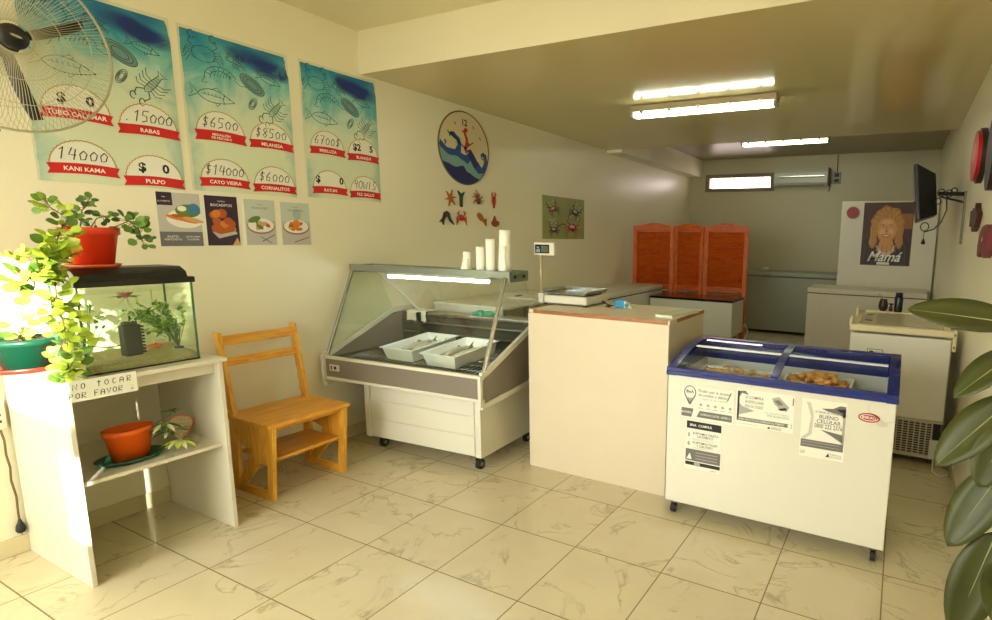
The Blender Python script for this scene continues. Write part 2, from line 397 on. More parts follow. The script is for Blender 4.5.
# ------------------------------------------------------------------ fish tank
TX0, TX1, TY0, TY1, TZ0, TZ1 = .30, .555, -.345, .065, .8785, 1.245
tk = thing('fish_tank', 'rectangular glass fish tank with black lid on the white stand', 'aquarium', ((TX0+TX1)/2, (TY0+TY1)/2, TZ0))
gm = glass('tank_glass', (247,252,244)); t_ = .004
for a in ((TX0, TX1, TY0, TY0+t_), (TX0, TX1, TY1-t_, TY1), (TX0, TX0+t_, TY0+t_, TY1-t_), (TX1-t_, TX1, TY0+t_, TY1-t_)):
    wpart('glass_pane', MB().box(a[0], a[1], a[2], a[3], TZ0, TZ1, gm), None, tk)
sealm = mat('green_seal', (60,110,74), .4)
for x in (TX0+.004, TX1-.004):
    for y in (TY0+.004, TY1-.004): wpart('corner_seal', MB().box(x-.0035, x+.0035, y-.0035, y+.0035, TZ0, TZ1, sealm), None, tk)
e = MB(); 
for (x0,x1,y0,y1) in ((TX0,TX1,TY0-.001,TY0+.008),(TX0,TX1,TY1-.008,TY1+.001),(TX0-.001,TX0+.008,TY0,TY1),(TX1-.008,TX1+.001,TY0,TY1)): e.box(x0,x1,y0,y1,TZ0,TZ0+.006,black)
wpart('base_rim', e, None, tk)
gv = NT('gravel'); tc = gv.n('ShaderNodeTexCoord'); vo = gv.n('ShaderNodeTexVoronoi', Scale=220.); gv.l(tc.outputs['Object'], vo.inputs['Vector'])
gv.l(gv.mix(vo.outputs['Distance'], (150,132,84), (208,192,138)), gv.b.inputs['Base Color'])
bp = gv.n('ShaderNodeBump', Strength=1., Distance=.004); gv.l(vo.outputs['Distance'], bp.inputs['Height']); gv.l(bp.outputs['Normal'], gv.b.inputs['Normal']); gv.b.inputs['Roughness'].default_value = .9
g = MB(); nx, ny = 8, 14; vs = []
for i in range(nx+1):
    for j in range(ny+1):
        x = TX0+.006+(TX1-TX0-.012)*i/nx; y = TY0+.006+(TY1-TY0-.012)*j/ny
        vs.append((x, y, TZ0+.034+(TX1-x)*.10+.006*noise.noise(V((x*25, y*25, 0)))))
n0 = len(vs); vs += [(x, y, TZ0+.002) for x, y, z in vs]
fs = [(i*(ny+1)+j, i*(ny+1)+j+1, (i+1)*(ny+1)+j+1, (i+1)*(ny+1)+j) for i in range(nx) for j in range(ny)]
per = [(i*(ny+1)) for i in range(nx+1)]+[nx*(ny+1)+j for j in range(1, ny+1)]+[i*(ny+1)+ny for i in range(nx-1, -1, -1)]+[j for j in range(ny-1, 0, -1)]
fs += [(per[i], per[(i+1)%len(per)], per[(i+1)%len(per)]+n0, per[i]+n0) for i in range(len(per))]
g.add(vs, fs, gv.m, True); gr = wpart('gravel', g, None, tk); gr['kind'] = 'stuff'
wpart('water_surface', MB().box(TX0+.005, TX1-.005, TY0+.005, TY1-.005, 1.215, 1.2165, glass('water_top', (244,250,240), .7)), None, tk)
ld = MB(); ld.box(TX0-.006, TX1+.008, TY0-.006, TY1+.010, 1.2455, 1.272, black, .004)
ld.prism([(TX0+.0, TY0+.004, 1.272), (TX1-.0, TY0+.004, 1.272), (TX1-.012, TY0+.004, 1.298), (TX1-.06, TY0+.004, 1.32), (TX0+.02, TY0+.004, 1.32)], (0, TY1-TY0-.02, 0), black)
for i in range(5): ld.box(TX1-.055-.001, TX1-.02, TY0+.06+i*.07, TY0+.09+i*.07, 1.300, 1.3045, rubber)
wpart('lid', ld, None, tk)
# plants in the tank
lf_w = mat('aquatic_green', (156,200,58), .5, var=.2); lf_d = mat('aquatic_dark', (104,148,50), .5, var=.2)
pt = thing('aquatic_plant', 'bushy green plastic plant at the right side inside the fish tank', 'plant', (.43, .0, .915))
stm = MB(); fol = MB()
for i in range(22):
    b = V((.44, .035, .93)); th_a = random.uniform(-1, 1)
    tip = V((.43+random.uniform(-.09,.09), -.045+.10*th_a, 1.10+.085*random.uniform(-.8,1)-.05*abs(th_a))); mid = (b*.45+tip*.55)+V((0,.03,.02))
    stm.tube([b, mid, tip], .0018, lf_d, 5)
    for j in range(30):
        t = random.uniform(.42, 1.); p_ = b*(1-t)**2+mid*2*t*(1-t)+tip*t*t
        d_ = V((random.uniform(-1,1), random.uniform(-1,1), random.uniform(-.4,1))).normalized()
        fol.leaf(p_, d_, (.3,.3,1), random.uniform(.018,.032), .012, random.choice((lf_w, lf_w, lf_d)), .1, .1, 3)
for mm in (fol, stm):
    mm.v = [V((min(TX1-.012, max(TX0+.012, p.x)), min(TY1-.01, max(TY0+.01, p.y)), min(1.205, p.z))) for p in mm.v]
wpart('foliage', fol, None, pt); wpart('stem', stm, None, pt)
bs = MB(); bs.lathe((.44,.035,.902), [(0,0),(.016,0),(.021,.028),(.017,.03),(0,.028)], black, 12); wpart('base', bs, None, pt)
pt = thing('aquatic_plant', 'loose tall green plastic plant at the left side inside the fish tank', 'plant', (.42, -.30, .915))
stm = MB(); fol = MB()
for i in range(7):
    b = V((.42, -.29, .93)); tip = V((.42+random.uniform(-.07,.07), -.32+random.uniform(0,.09), 1.05+random.uniform(0,.13))); stm.tube([b, tip], .0015, lf_d, 5)
    for j in range(16):
        t = random.uniform(.15, 1.); p_ = b.lerp(tip, t); d_ = V((random.uniform(-1,1), random.uniform(-1,1), random.uniform(-.3,.6)))
        fol.leaf(p_, d_, (0,.3,1), random.uniform(.018,.034), .014, random.choice((lf_w, lf_d)), .2, .1, 3)
for mm in (fol, stm): mm.v = [V((min(TX1-.012, max(TX0+.012, p.x)), min(TY1-.01, max(TY0+.01, p.y)), min(1.205, max(.93, p.z)))) for p in mm.v]
wpart('foliage', fol, None, pt); wpart('stem', stm, None, pt)
bs = MB(); bs.lathe((.42,-.29,.902), [(0,0),(.016,0),(.018,.026),(0,.03)], mat('brown_base', (70,52,26), .7), 12); wpart('base', bs, None, pt)
# pink water lily
pk = mat('lily_pink', (226,112,128), .5); pl = thing('water_lily', 'pink floating plastic lily with trailing pale roots in the fish tank', 'plant', (.44, -.145, 1.1))
f_ = MB()
for i in range(11): a_ = i*2*pi/11; f_.leaf((.44,-.145,1.18), (cos(a_), sin(a_), .55), (0,0,1), .045, .018, pk, -.3, .2, 5)
wpart('blossom', f_, None, pl)
f_ = MB()
for i in range(6): a_ = i*2*pi/6+.3; f_.leaf((.44,-.145,1.185), (cos(a_), sin(a_), .12), (0,0,1), .062, .034, lf_w, .1, .1, 5)
wpart('leaf', f_, None, pl)
wh = mat('pale_root', (226,224,176), .5); f_ = MB()
f_.tube([(.44,-.145,1.185), (.45,-.14,1.13), (.46,-.17,1.09), (.47,-.215,1.04)], .0028, wh, 6); f_.tube([(.44,-.145,1.18), (.42,-.2,1.12), (.44,-.26,1.13)], .002, wh, 6); f_.tube([(.44,-.14,1.18), (.46,-.12,1.1), (.45,-.15,1.07)], .002, wh, 6)
wpart('root', f_, None, pl)
# filter block
fl = MB(); fm = mat('filter_black', (14,18,14), .6)
fl.box(.42, .465, -.178, -.112, .918, 1.062, fm, .006); fl.box(.428, .458, -.17, -.12, 1.062, 1.075, fm, .004)
for i in range(9): fl.box(.424, .462, -.112, -.100, .930+i*.0145, .937+i*.0145, fm)
fl.tube([(.44,-.14,1.07), (.44,-.14,1.1)], .004, fm); fl.tube([(.43,-.178,.97),(.42,-.22,.965),(.40,-.27,.98)], .0025, fm, 6)
single('aquarium_filter', fl, None, 'dark ribbed filter block standing on the gravel inside the tank', 'filter')
# fish
of = mat('fish_orange', (226,98,28), .4); f_ = MB()
f_.blob((.46, -.055, .95), .012, of, .05, 2, (.5, 1.8, .8)); f_.add([(.46,-.075,.95),(.46,-.095,.962),(.46,-.095,.938)], [(0,1,2)], of); f_.add([(.46,-.05,.957),(.46,-.065,.97),(.46,-.07,.955)], [(0,1,2)], of)
single('fish', f_, None, 'small orange fish swimming low inside the fish tank', 'fish')
f_ = MB(); f_.blob((.42, -.025, .965), .009, mat('fish_pale', (236,222,180), .4), .05, 2, (.5, 2., .8)); f_.add([(.42,-.04,.965),(.42,-.055,.974),(.42,-.055,.955)], [(0,1,2)], MATS['fish_pale'])
single('fish', f_, None, 'small pale fish swimming beside the orange one in the tank', 'fish')
hd = MB(); hd.tube([(.32,.0,1.21), (.32,.0,1.0), (.32,.0,.94)], .004, mat('clear_tube', (226,232,160), .3)); single('heater_tube', hd, None, 'thin pale upright tube at the rear inside the fish tank', 'heater')

# ------------------------------------------------------------------ potted plants on and beside the tank
terra = mat('pot_red', (216,56,24), .35, var=.04); terra2 = mat('saucer_orange', (224,98,40), .4)
lfy = mat('leaf_yellow_green', (176,196,62), .45, var=.15); lfg = mat('leaf_mid_green', (104,140,54), .45, var=.15); lfd = mat('leaf_deep', (64,98,44), .45, var=.1); stem_b = mat('stem_brown', (110,96,50), .6)
def pot(c, r0, r1, h, mt, n=28, rim=.01, soilz=.85):
    m_ = MB(); m_.lathe(c, [(0,0),(r0,0),(r0+(r1-r0)*.8,h*.8),(r1+rim*.3,h*.82),(r1+rim*.4,h),(r1-.004,h),(r0+(r1-r0)*.75,h*.75),(r0*.8,.01),(0,.01)], mt, n)
    return m_
PC = V((.40, -.222, 1.3205))
pp = thing('potted_plant', 'round-leaved trailing plant in a red pot on the tank lid', 'plant', PC)
wpart('saucer', MB().lathe(PC, [(0,0),(.082,0),(.092,.014),(.088,.015),(.078,.005),(0,.005)], terra2, 28), None, pp)
wpart('pot', pot(PC+V((0,0,.006)), .066, .094, .165, terra), None, pp)
wpart('soil', MB().lathe(PC+V((0,0,.006)), [(0,.14),(.086,.138)], soil, 24), None, pp)
fol = MB(); stm = MB()
rl = lambda t: max(0., sin(pi*min(1,t*1.02)))**.5
def sprig(pts, nl, size, mts, spread=.035, r=.0022):
    pts = [V(p) for p in pts]; stm.tube(pts, r, stem_b, 5)
    for j in range(nl):
        t = random.uniform(.08, 1.)*(len(pts)-1); i = min(int(t), len(pts)-2); p_ = pts[i].lerp(pts[i+1], t-i)
        d_ = V((random.uniform(-.6,1), random.uniform(-1,1), random.uniform(-.5,.8))).normalized(); q = p_+d_*spread*random.random()
        stm.tube([p_, q], .0011, stem_b, 4, False)
        fol.leaf(q, (d_+V((.3,0,0))), V((random.uniform(.3,1.2),random.uniform(-.5,.5),random.uniform(.4,1))), size*random.uniform(.75,1.2), size*random.uniform(.75,1.0), random.choice(mts), .15, .05, 6, shape=rl)
T = PC+V((0,0,.16))
sprig([T+V((.0,-.03,0)), (.42,-.245,1.56), (.43,-.225,1.60)], 20, .028, [lfg, lfd])
sprig([T+V((.0,-.0,0)), (.42,-.20,1.53), (.44,-.16,1.545), (.45,-.13,1.53)], 14, .026, [lfg, lfd])
sprig([T+V((.02,.05,0)), (.46,-.11,1.52), (.48,-.085,1.50), (.48,-.075,1.43)], 30, .036, [lfg, lfd])
sprig([T+V((.02,-.05,0)), (.45,-.32,1.54), (.50,-.37,1.57), (.52,-.385,1.60)], 26, .032, [lfg, lfy], .04)
sprig([T+V((.02,-.06,0)), (.48,-.33,1.50), (.53,-.37,1.44), (.55,-.385,1.36), (.55,-.40,1.28)], 64, .038, [lfg, lfy, lfy], .05, .003)
sprig([(.53,-.37,1.44), (.56,-.41,1.36), (.56,-.46,1.31), (.55,-.50,1.26)], 64, .050, [lfy, lfy, lfg], .065, .003)
sprig([(.54,-.38,1.37), (.57,-.44,1.37), (.56,-.50,1.385), (.55,-.53,1.39)], 8, .034, [lfg, lfy], .02)
sprig([(.55,-.40,1.28), (.56,-.405,1.20), (.57,-.40,1.12), (.57,-.395,1.04), (.57,-.40,.96), (.58,-.41,.90)], 110, .040, [lfy, lfy, lfg], .06, .003)
sprig([(.57,-.395,1.0), (.60,-.42,.93), (.61,-.43,.895)], 20, .034, [lfy, lfg], .035)
def cl_(mm):
    out = []
    for p in mm.v:
        if TX0-.01 < p.x < TX1+.012 and p.z < 1.33 and p.y > TY0-.01: p = V((p.x, TY0-.012-.2*(p.y-TY0+.01), p.z)) if p.y < TY0+.06 else V((TX1+.014, p.y, p.z))
        if p.z < .884: p = V((p.x, p.y, .884))
        out.append(p)
    mm.v = out
cl_(fol); cl_(stm)
wpart('foliage', fol, None, pp); wpart('stem', stm, None, pp)
cb = MB(); 
cb.tube([(.46+.0*i, -.30+.033*(1-i*.012)*cos(i*.5), 1.535+.033*(1-i*.012)*sin(i*.5)) for i in range(44)], .002, mat('white_cable', (228,226,210), .5), 6)
wpart('curled_tendril', cb, None, pp)

GC = V((.17, -.40, .8785))
gp = thing('potted_plant', 'dark green plastic pot of soil on a red saucer at stand edge', 'plant', GC)
gpm = mat('pot_green', (10,70,50), .3)
wpart('saucer', MB().lathe(GC, [(0,0),(.12,0),(.135,.02),(.130,.021),(.115,.006),(0,.006)], mat('saucer_red', (200,36,22), .35), 28), None, gp)
wpart('pot', pot(GC+V((0,0,.007)), .075, .105, .13, gpm), None, gp); wpart('soil', MB().lathe(GC, [(0,.125),(.06,.13),(.095,.118)], soil, 20), None, gp)
fol = MB(); stm = MB()
for d_ in ((-.03,-.03,.13), (.07,-.08,.10), (.02,-.02,.17)): sprig([GC+V((0,0,.12)), GC+V((0,0,.12))+V(d_)], 3, .05, [lfg, lfy], .02)
wpart('foliage', fol, None, gp); wpart('stem', stm, None, gp)

OC = V((.455, -.20, .4455))
op = thing('potted_plant', 'variegated plant spilling from an orange oval pot on the lower shelf', 'plant', OC)
orange_p = mat('pot_orange', (230,96,16), .4)
wpart('saucer', MB().lathe(OC, [(0,0),(.088,0),(.112,.022),(.108,.023),(.083,.006),(0,.006)], mat('saucer_green', (20,84,64), .35), 32, .8, 1.15), None, op)
m_ = MB(); m_.lathe(OC+V((0,0,.007)), [(0,0),(.060,0),(.075,.12),(.080,.122),(.083,.145),(.076,.145),(.06,.04),(0,.03)], orange_p, 32, .85, 1.12); wpart('pot', m_, None, op)
wpart('soil', MB().lathe(OC+V((0,0,.007)), [(0,.11),(.064,.115)], soil, 20, .8, 1.15), None, op)
fol = MB(); stm = MB(); stripe = mat('leaf_pale_stripe', (206,206,150), .45); 
def rosette(c, n, L, mts, tilt=.4):
    for i in range(n):
        a_ = 2*pi*i/n+random.uniform(-.2,.2); d_ = V((cos(a_), sin(a_), tilt))
        fol.leaf(c, d_, (0,0,1), L*random.uniform(.8,1.1), L*.34, mts[i%len(mts)], .25, .2, 6)
stm.tube([OC+V((.02,.02,.12)), OC+V((.06,.09,.16)), OC+V((.07,.14,.19))], .002, stem_b); stm.tube([OC+V((.02,.02,.12)), OC+V((.09,.12,.12)), OC+V((.11,.17,.05))], .002, stem_b)
rosette(OC+V((.07,.14,.195)), 6, .050, [lfd, lfg]); rosette(OC+V((.06,.11,.145)), 11, .072, [stripe, lfd, lfg], -.1); rosette(OC+V((.11,.14,.06)), 11, .075, [stripe, lfy, lfg], -.05); rosette(OC+V((.05,.13,.10)), 10, .07, [lfd, stripe], .1)
fol.v = [V((p.x, min(p.y, .100), max(p.z, .4465))) for p in fol.v]
for i in range(6): fol.leaf(OC+V((-.02,-.03+.01*i,.115)), (.3,random.uniform(-1,1),.2), (0,0,1), .05, .014, stripe, .2, .1, 4)
wpart('foliage', fol, None, op); wpart('stem', stm, None, op)
# pale mesh bag with orange edge leaning in the corner of the shelf
bg = MB(); vs = []; n = 18
for j in range(n):
    a_ = 2*pi*j/n; vs.append((.34+.02*sin(a_*2), .045+.05*cos(a_), .4460+.062+.06*sin(a_)))
bg.prism([(x-.0, y, max(z, .4460)) for x, y, z in vs], (.018, 0, 0), mat('bag_pale', (206,190,150), .7, bump=.8, bscale=120))
bg.tube([(x+.02, y, max(z, .449)) for x, y, z in vs[-5:]+vs[:8]], .003, mat('bag_edge', (226,120,70), .5), 6)
single('mesh_bag', bg, None, 'pale mesh bag with orange edge behind the plant on the shelf', 'bag')

# socket and cords at the left wall
sk = thing('power_socket', 'white wall socket low on the wall left of stand', 'socket', (0, -.462, .60))
m_ = MB(); m_.box(0, .028, -.515, -.452, .60, .722, white_lam, .004); wpart('housing', m_, None, sk)
m_ = MB()
for z in (.63, .66, .69): m_.box(.028, .0295, -.495, -.488, z, z+.012, ink); m_.box(.028, .0295, -.475, -.468, z, z+.012, ink)
wpart('slot', m_, None, sk)
cord_m = mat('cord_brown', (110,92,52), .6)
pc_ = thing('extension_cable', 'brown cord with black plug dangling beside the white stand', 'cord', (.02, -.46, .10))
wpart('cable', MB().tube([(.034,-.478,.60), (.036,-.472,.55), (.022,-.470,.48), (.03,-.466,.42), (.022,-.468,.36), (.03,-.462,.28), (.02,-.462,.2), (.02,-.462,.165)], .0042, cord_m), None, pc_)
m_ = MB(); m_.lathe((.022,-.462,.105), [(0,0),(.012,0),(.018,.012),(.016,.03),(.008,.05),(.005,.062),(0,.062)], black, 12); wpart('plug', m_, None, pc_)
m_ = MB(); m_.box(.014, .017, -.464, -.460, .092, .106, steel); m_.box(.027, .030, -.464, -.460, .092, .106, steel); wpart('prong', m_, None, pc_)

# ------------------------------------------------------------------ wooden step chair
ch = thing('wooden_chair', 'varnished pine step chair with slatted back against the left wall', 'chair', (.32, .585, 0))
def cp(name, mb, mt=None): return wpart(name, mb, mt, ch)
CY0, CY1 = .36, .81
cp('seat', MB().box(.135, .565, CY0-.018, CY1+.022, .428, .450, pine_y, .005))
for y in (CY0, CY1-.022):
    # rear upright leans back from floor to top
    cp('backrest_post', MB().prism([(.145, y, .0), (.20, y, .0), (.235, y, .43), (.21, y, .45), (.125, y, .915), (.085, y, .915), (.165, y, .42)], (0,.022,0), pine_z))
    cp('front_leg', MB().prism([(.52, y, .427), (.565, y, .427), (.515, y, 0), (.465, y, 0)], (0,.022,0), pine_z))
    cp('foot_rail', MB().prism([(.200, y+.002, .0), (.466, y+.002, .0), (.470, y+.002, .045), (.205, y+.002, .045)], (0,.018,0), pine))
    cp('diagonal_brace', MB().prism([(.206, y+.002, .047), (.262, y+.002, .047), (.42, y+.002, .205), (.49, y+.002, .205), (.505, y+.002, .34), (.52, y+.002, .425), (.24, y+.002, .425), (.225, y+.002, .30), (.35, y+.002, .27)], (0,.018,0), pine_z))
cp('step', MB().box(.215, .515, CY0+.024, CY1-.024, .222, .242, pine_y, .004))
cp('backrest_slat', MB().bar((.112, CY0+.018, .865), (.112, CY1-.018, .865), .058, .016, pine_y, (1,0,.2), .004)); 
cp('backrest_slat', MB().bar((.137, CY0+.018, .745), (.137, CY1-.018, .745), .050, .016, pine_y, (1,0,.2), .004))
cp('seat_apron', MB().box(.50, .516, CY0+.024, CY1-.024, .395, .427, pine_y, .003))

# ------------------------------------------------------------------ posters
def poster_mat(name, w, h, seed):
    k = NT(name); tc = k.n('ShaderNodeTexCoord'); sp = k.n('ShaderNodeSeparateXYZ'); k.l(tc.outputs['Object'], sp.inputs[0])
    u = k.math('ADD', k.math('DIVIDE', sp.outputs['Y'], w), .5); v = k.math('DIVIDE', sp.outputs['Z'], h)
    ofs = k.n('ShaderNodeVectorMath'); ofs.operation = 'ADD'; ofs.inputs[1].default_value = (seed, 0, 0); k.l(tc.outputs['Object'], ofs.inputs[0])
    n = k.n('ShaderNodeTexNoise', Scale=5., Detail=6., Roughness=.6, Distortion=.8); k.l(ofs.outputs[0], n.inputs['Vector'])
    nf = k.math('SUBTRACT', n.outputs['Fac'], .5)
    f = k.math('ADD', v, k.math('MULTIPLY', nf, .55))
    bgc = k.ramp(f, [(.0, (214,222,190)), (.50, (212,222,194)), (.62, (190,214,196)), (.76, (112,186,184)), (.92, (36,142,170)), (1., (16,108,156))])
    # deep blue sweep near the upper right
    du = k.math('DIVIDE', k.math('SUBTRACT', u, .74), .34); dv = k.math('DIVIDE', k.math('SUBTRACT', v, .885), .075)
    dv = k.math('ADD', dv, k.math('MULTIPLY', du, .55))
    dd = k.math('ADD', k.math('ADD', k.math('POWER', k.math('ABSOLUTE', du), 2.), k.math('POWER', k.math('ABSOLUTE', dv), 2.)), k.math('MULTIPLY', nf, 2.2))
    blue = k.ramp(dd, [(.25, (255,255,255)), (1.25, (0,0,0))]); bs_ = k.n('ShaderNodeSeparateColor'); k.l(blue, bs_.inputs[0])
    c = k.mix(bs_.outputs[0], bgc, (8,40,118))
    # teal splashes down the two sides
    eu = k.math('MINIMUM', u, k.math('SUBTRACT', 1., u)); side = k.math('SUBTRACT', .13, k.math('ADD', eu, k.math('MULTIPLY', nf, -.45)))
    sm = k.n('ShaderNodeClamp'); k.l(k.math('MULTIPLY', side, 6.), sm.inputs[0])
    c = k.mix(k.math('MULTIPLY', sm.outputs[0], .55), c, (84,164,166))
    # pale unprinted margin, torn watercolour edge at upper right
    er = k.math('ADD', k.math('ADD', k.math('SUBTRACT', 1., u), k.math('MULTIPLY', nf, .10)), k.math('MULTIPLY', k.math('SUBTRACT', .93, v), .35))
    mg = k.math('LESS_THAN', k.math('MINIMUM', k.math('MINIMUM', er, k.math('SUBTRACT', 1.0, v)), k.math('ADD', u, k.math('MULTIPLY', nf, .06))), .02)
    c = k.mix(mg, c, (216,214,186))
    k.l(c, k.b.inputs['Base Color']); k.b.inputs['Roughness'].default_value = .45
    return k.m
def d_fish(a, u, w, L, rot, wd, mt, l=2):
    def X(p): c, t = cos(R(rot)), sin(R(rot)); return [(u+(x*c-y*t)*L, w+(x*t+y*c)*L) for x, y in p]
    up = [(-.38+.8*i/12, .17*sin(pi*(i/12)**.75)) for i in range(13)]; dn = [(x, -.75*y) for x, y in reversed(up)]
    a.stroke(X(up+dn), wd, mt, l, True)
    a.stroke(X([(-.38,.02),(-.55,.17),(-.48,0),(-.56,-.15),(-.38,-.02)]), wd, mt, l)
    a.stroke(X([(-.1,.15),(.02,.24),(.1,.16)]), wd, mt, l); a.stroke(X([(.0,-.11),(.03,-.2),(.1,-.12)]), wd, mt, l)
    a.stroke(X([(.2,.13),(.16,0),(.2,-.1)]), wd, mt, l); a.stroke(X([(-.3,.02),(.15,.03)]), wd*.7, mt, l)
    c = X([(.3,.05)])[0]; a.ell(c[0], c[1], .018*L, .018*L, mt, l, 8)
    for i in range(5): a.stroke(X([(-.25+.08*i,.08),(-.22+.08*i,.02)]), wd*.7, mt, l)
def d_crab(a, u, w, s, wd, mt, l=2, fill=None):
    if fill: a.ell(u, w, .5*s, .36*s, fill, l)
    a.arc(u, w, .5*s, .36*s, 0, 360, wd, mt, l)
    for sg in (-1, 1):
        for i, an in enumerate((20, 0, -20, -42)):
            x0 = u+sg*.45*s*cos(R(an)); y0 = w+.4*s*sin(R(an)); a.stroke([(x0, y0), (x0+sg*.25*s, y0+.1*s), (x0+sg*.42*s, y0-.2*s)], wd, mt, l)
        a.stroke([(u+sg*.38*s, w+.22*s), (u+sg*.62*s, w+.42*s), (u+sg*.5*s, w+.68*s)], wd*1.3, mt, l)
        a.arc(u+sg*.45*s, w+.78*s, .14*s, .18*s, 60, 330, wd*1.3, mt, l, 10)
    a.stroke([(u-.25*s, w+.1*s), (u, w-.02*s), (u+.25*s, w+.1*s)], wd*.7, mt, l)
def d_shrimp(a, u, w, s, wd, mt, l=2):
    for r_ in (.55, .36): a.arc(u, w, s*r_*1.3, s*r_, 15, 190, wd, mt, l)
    for i in range(7): q = R(30+22*i); a.stroke([(u+cos(q)*s*.47, w+sin(q)*s*.36), (u+cos(q)*s*.71, w+sin(q)*s*.55)], wd*.8, mt, l)
    for i in range(6): a.stroke([(u-.2*s+.13*s*i, w+.3*s), (u-.28*s+.13*s*i, w+.08*s)], wd*.8, mt, l)
    a.stroke([(u+.6*s, w+.1*s), (u+.9*s, w-.12*s), (u+1.2*s, w-.1*s)], wd*.8, mt, l); a.stroke([(u-.7*s, w-.05*s), (u-.85*s, w-.3*s), (u-.6*s, w-.3*s)], wd, mt, l)
def d_mussel(a, u, w, s, wd, mt, l=2, rot=-35, fill=None):
    if fill: a.ell(u, w, .5*s, .24*s, fill, l-1, rot=rot)
    for r_ in (1, .75, .5): a.arc(u, w, .5*s*r_, .24*s*r_, 0, 360, wd, mt, l, rot=rot)
def d_lobster(a, u, w, s, wd, mt, l=2, rot=-35, fill=None):
    c, t = cos(R(rot)), sin(R(rot)); X = lambda p: [(u+(x*c-y*t)*s, w+(x*t+y*c)*s) for x, y in p]
    if fill: a.ell(u, w, .12*s, .42*s, fill, l-1, rot=rot)
    a.stroke(X([(-.12,.35),(-.14,0),(-.08,-.45),(.08,-.45),(.14,0),(.12,.35),(0,.5)]), wd, mt, l, True)
    for i in range(5): a.stroke(X([(-.12,-.35+.13*i),(.12,-.35+.13*i)]), wd*.8, mt, l)
    for sg in (-1,1):
        for i in range(4): a.stroke(X([(sg*.13,.3-.13*i),(sg*.4,.38-.18*i),(sg*.58,.22-.2*i)]), wd, mt, l)
        a.stroke(X([(sg*.1,.4),(sg*.3,.6),(sg*.22,.85)]), wd*1.4, mt, l); a.arc(*X([(sg*.2,.95)])[0], .1*s, .16*s, 0, 300, wd*1.3, mt, l, 10)
        a.stroke(X([(sg*.05,-.45),(sg*.22,-.66),(0,-.6)]), wd, mt, l)
def price_poster(y0, z0, w, h, seed, items, label):
    r = thing('price_poster', label, 'poster', (0, y0+w/2, z0), 0, 'seafood price posters on left wall')
    m_ = MB(); m_.box(.001, .0025, y0, y0+w, z0, z0+h, poster_mat('poster_paint_%d' % seed, w, h, seed*3.3)); wpart('sheet', m_, None, r)
    a = Art((.0025, y0, z0), (0,1,0), (0,0,1), (1,0,0))
    wd = .0032; K = line_teal
    d_crab(a, .20*w, .855*h, .115, wd, K); d_lobster(a, .50*w, .85*h, .06, wd, K, 2, 65); d_lobster(a, .83*w, .60*h, .115, wd*1.1, K, 2, 140, mat('lobster_grey', (160,190,172), .5))
    d_shrimp(a, .33*w, .725*h, .115, wd*1.1, K); d_mussel(a, .62*w, .735*h, .155, wd, K, fill=mat('mussel_grey', (110,150,150), .5)); d_fish(a, .80*w, .79*h, .15, -14, wd*1.1, K)
    d_fish(a, .27*w, .60*h, .235, -6, wd*1.1, K, 2); d_mussel(a, .61*w, .61*h, .075, wd, K, 2, 60)
    o = wpart('sea_creature_drawing', a.mb, None, r)
    for i, (uc, wb_, price, cap, style) in enumerate(items):
        a = Art((.0025, y0, z0), (0,1,0), (0,0,1), (1,0,0)); cu, cw = uc*w, wb_*h; rx, ry = .205*w, .135*h
        a.ell(cu, cw, rx, ry, paper, 2, 26, 0, 180)
        pts = [(cu+(rx*1.03+.002*(-1)**k_)*cos(R(180*k_/40)), cw+(ry*1.03+.002*(-1)**k_)*sin(R(180*k_/40))) for k_ in range(41)]
        a.stroke(pts, .0042, gold, 3)
        if style == 'hand': q_ = min(.038, .205/len(price)); hand(a, price, cu-q_*len(price)*.5, cw+.030, .056, q_, .0046, ink, 4, .2)
        else: a.text(price.replace(' ', '  '), cu, cw+.056, .062, ink, 4, .035, maxw=rx*1.75)
        b = wpart('price_badge', a.mb, None, r)
        a = Art((.0025, y0, z0), (0,1,0), (0,0,1), (1,0,0)); hh = .05*h if '\n' not in cap else .06*h; up_ = []; dn_ = []
        for k_ in range(13):
            t = k_/12; x = cu-1.12*rx+2.24*rx*t; y = cw+.004+.008*sin(pi*t); up_.append((x, y+.004)); dn_.append((x, y-hh))
        a.poly([up_[0]]+up_[1:]+[(cu+1.03*rx, cw-.4*hh)]+dn_[::-1]+[(cu-1.03*rx, cw-.4*hh)], red, 5)
        a.text(cap, cu, cw-.4*hh+(.006 if '\n' not in cap else .004), (.028 if '\n' not in cap else .018), white_ink, 6, .018, maxw=1.8*rx)
        wpart('ribbon', a.mb, None, r)
    return r
LU, RU = .29, .77
price_poster(-.235, 1.700, .575, .875, 1, [(LU,.37,'$  0','TUBO CALAMAR','p'), (RU,.34,'.15000','RABAS','hand'), (LU,.085,'14000','KANI KAMA','hand'), (RU,.05,'$  0','PULPO','p')], 'teal seafood price poster partly behind the wall fan, leftmost of three')
price_poster(.375, 1.705, .585, .865, 2, [(LU,.375,'$6500','MEDALLÓN\nDE PESCADO','hand'), (RU,.365,'$8500','MILANESA','hand'), (LU,.075,'$14000','CAYO VIEIRA','hand'), (RU,.065,'$6000','CORNALITOS','hand')], 'teal seafood price poster with 6500 price, middle of three')
price_poster(1.03, 1.715, .57, .86, 3, [(LU,.375,'6700$','MERLUZA','hand'), (RU,.365,'$2  5','BLANQUI','p'), (LU,.075,'$    0','RATUN','p'), (RU,.065,'9OWIS','PEZ GALLO','hand')], 'teal seafood price poster with 6700 price, nearest the clock')

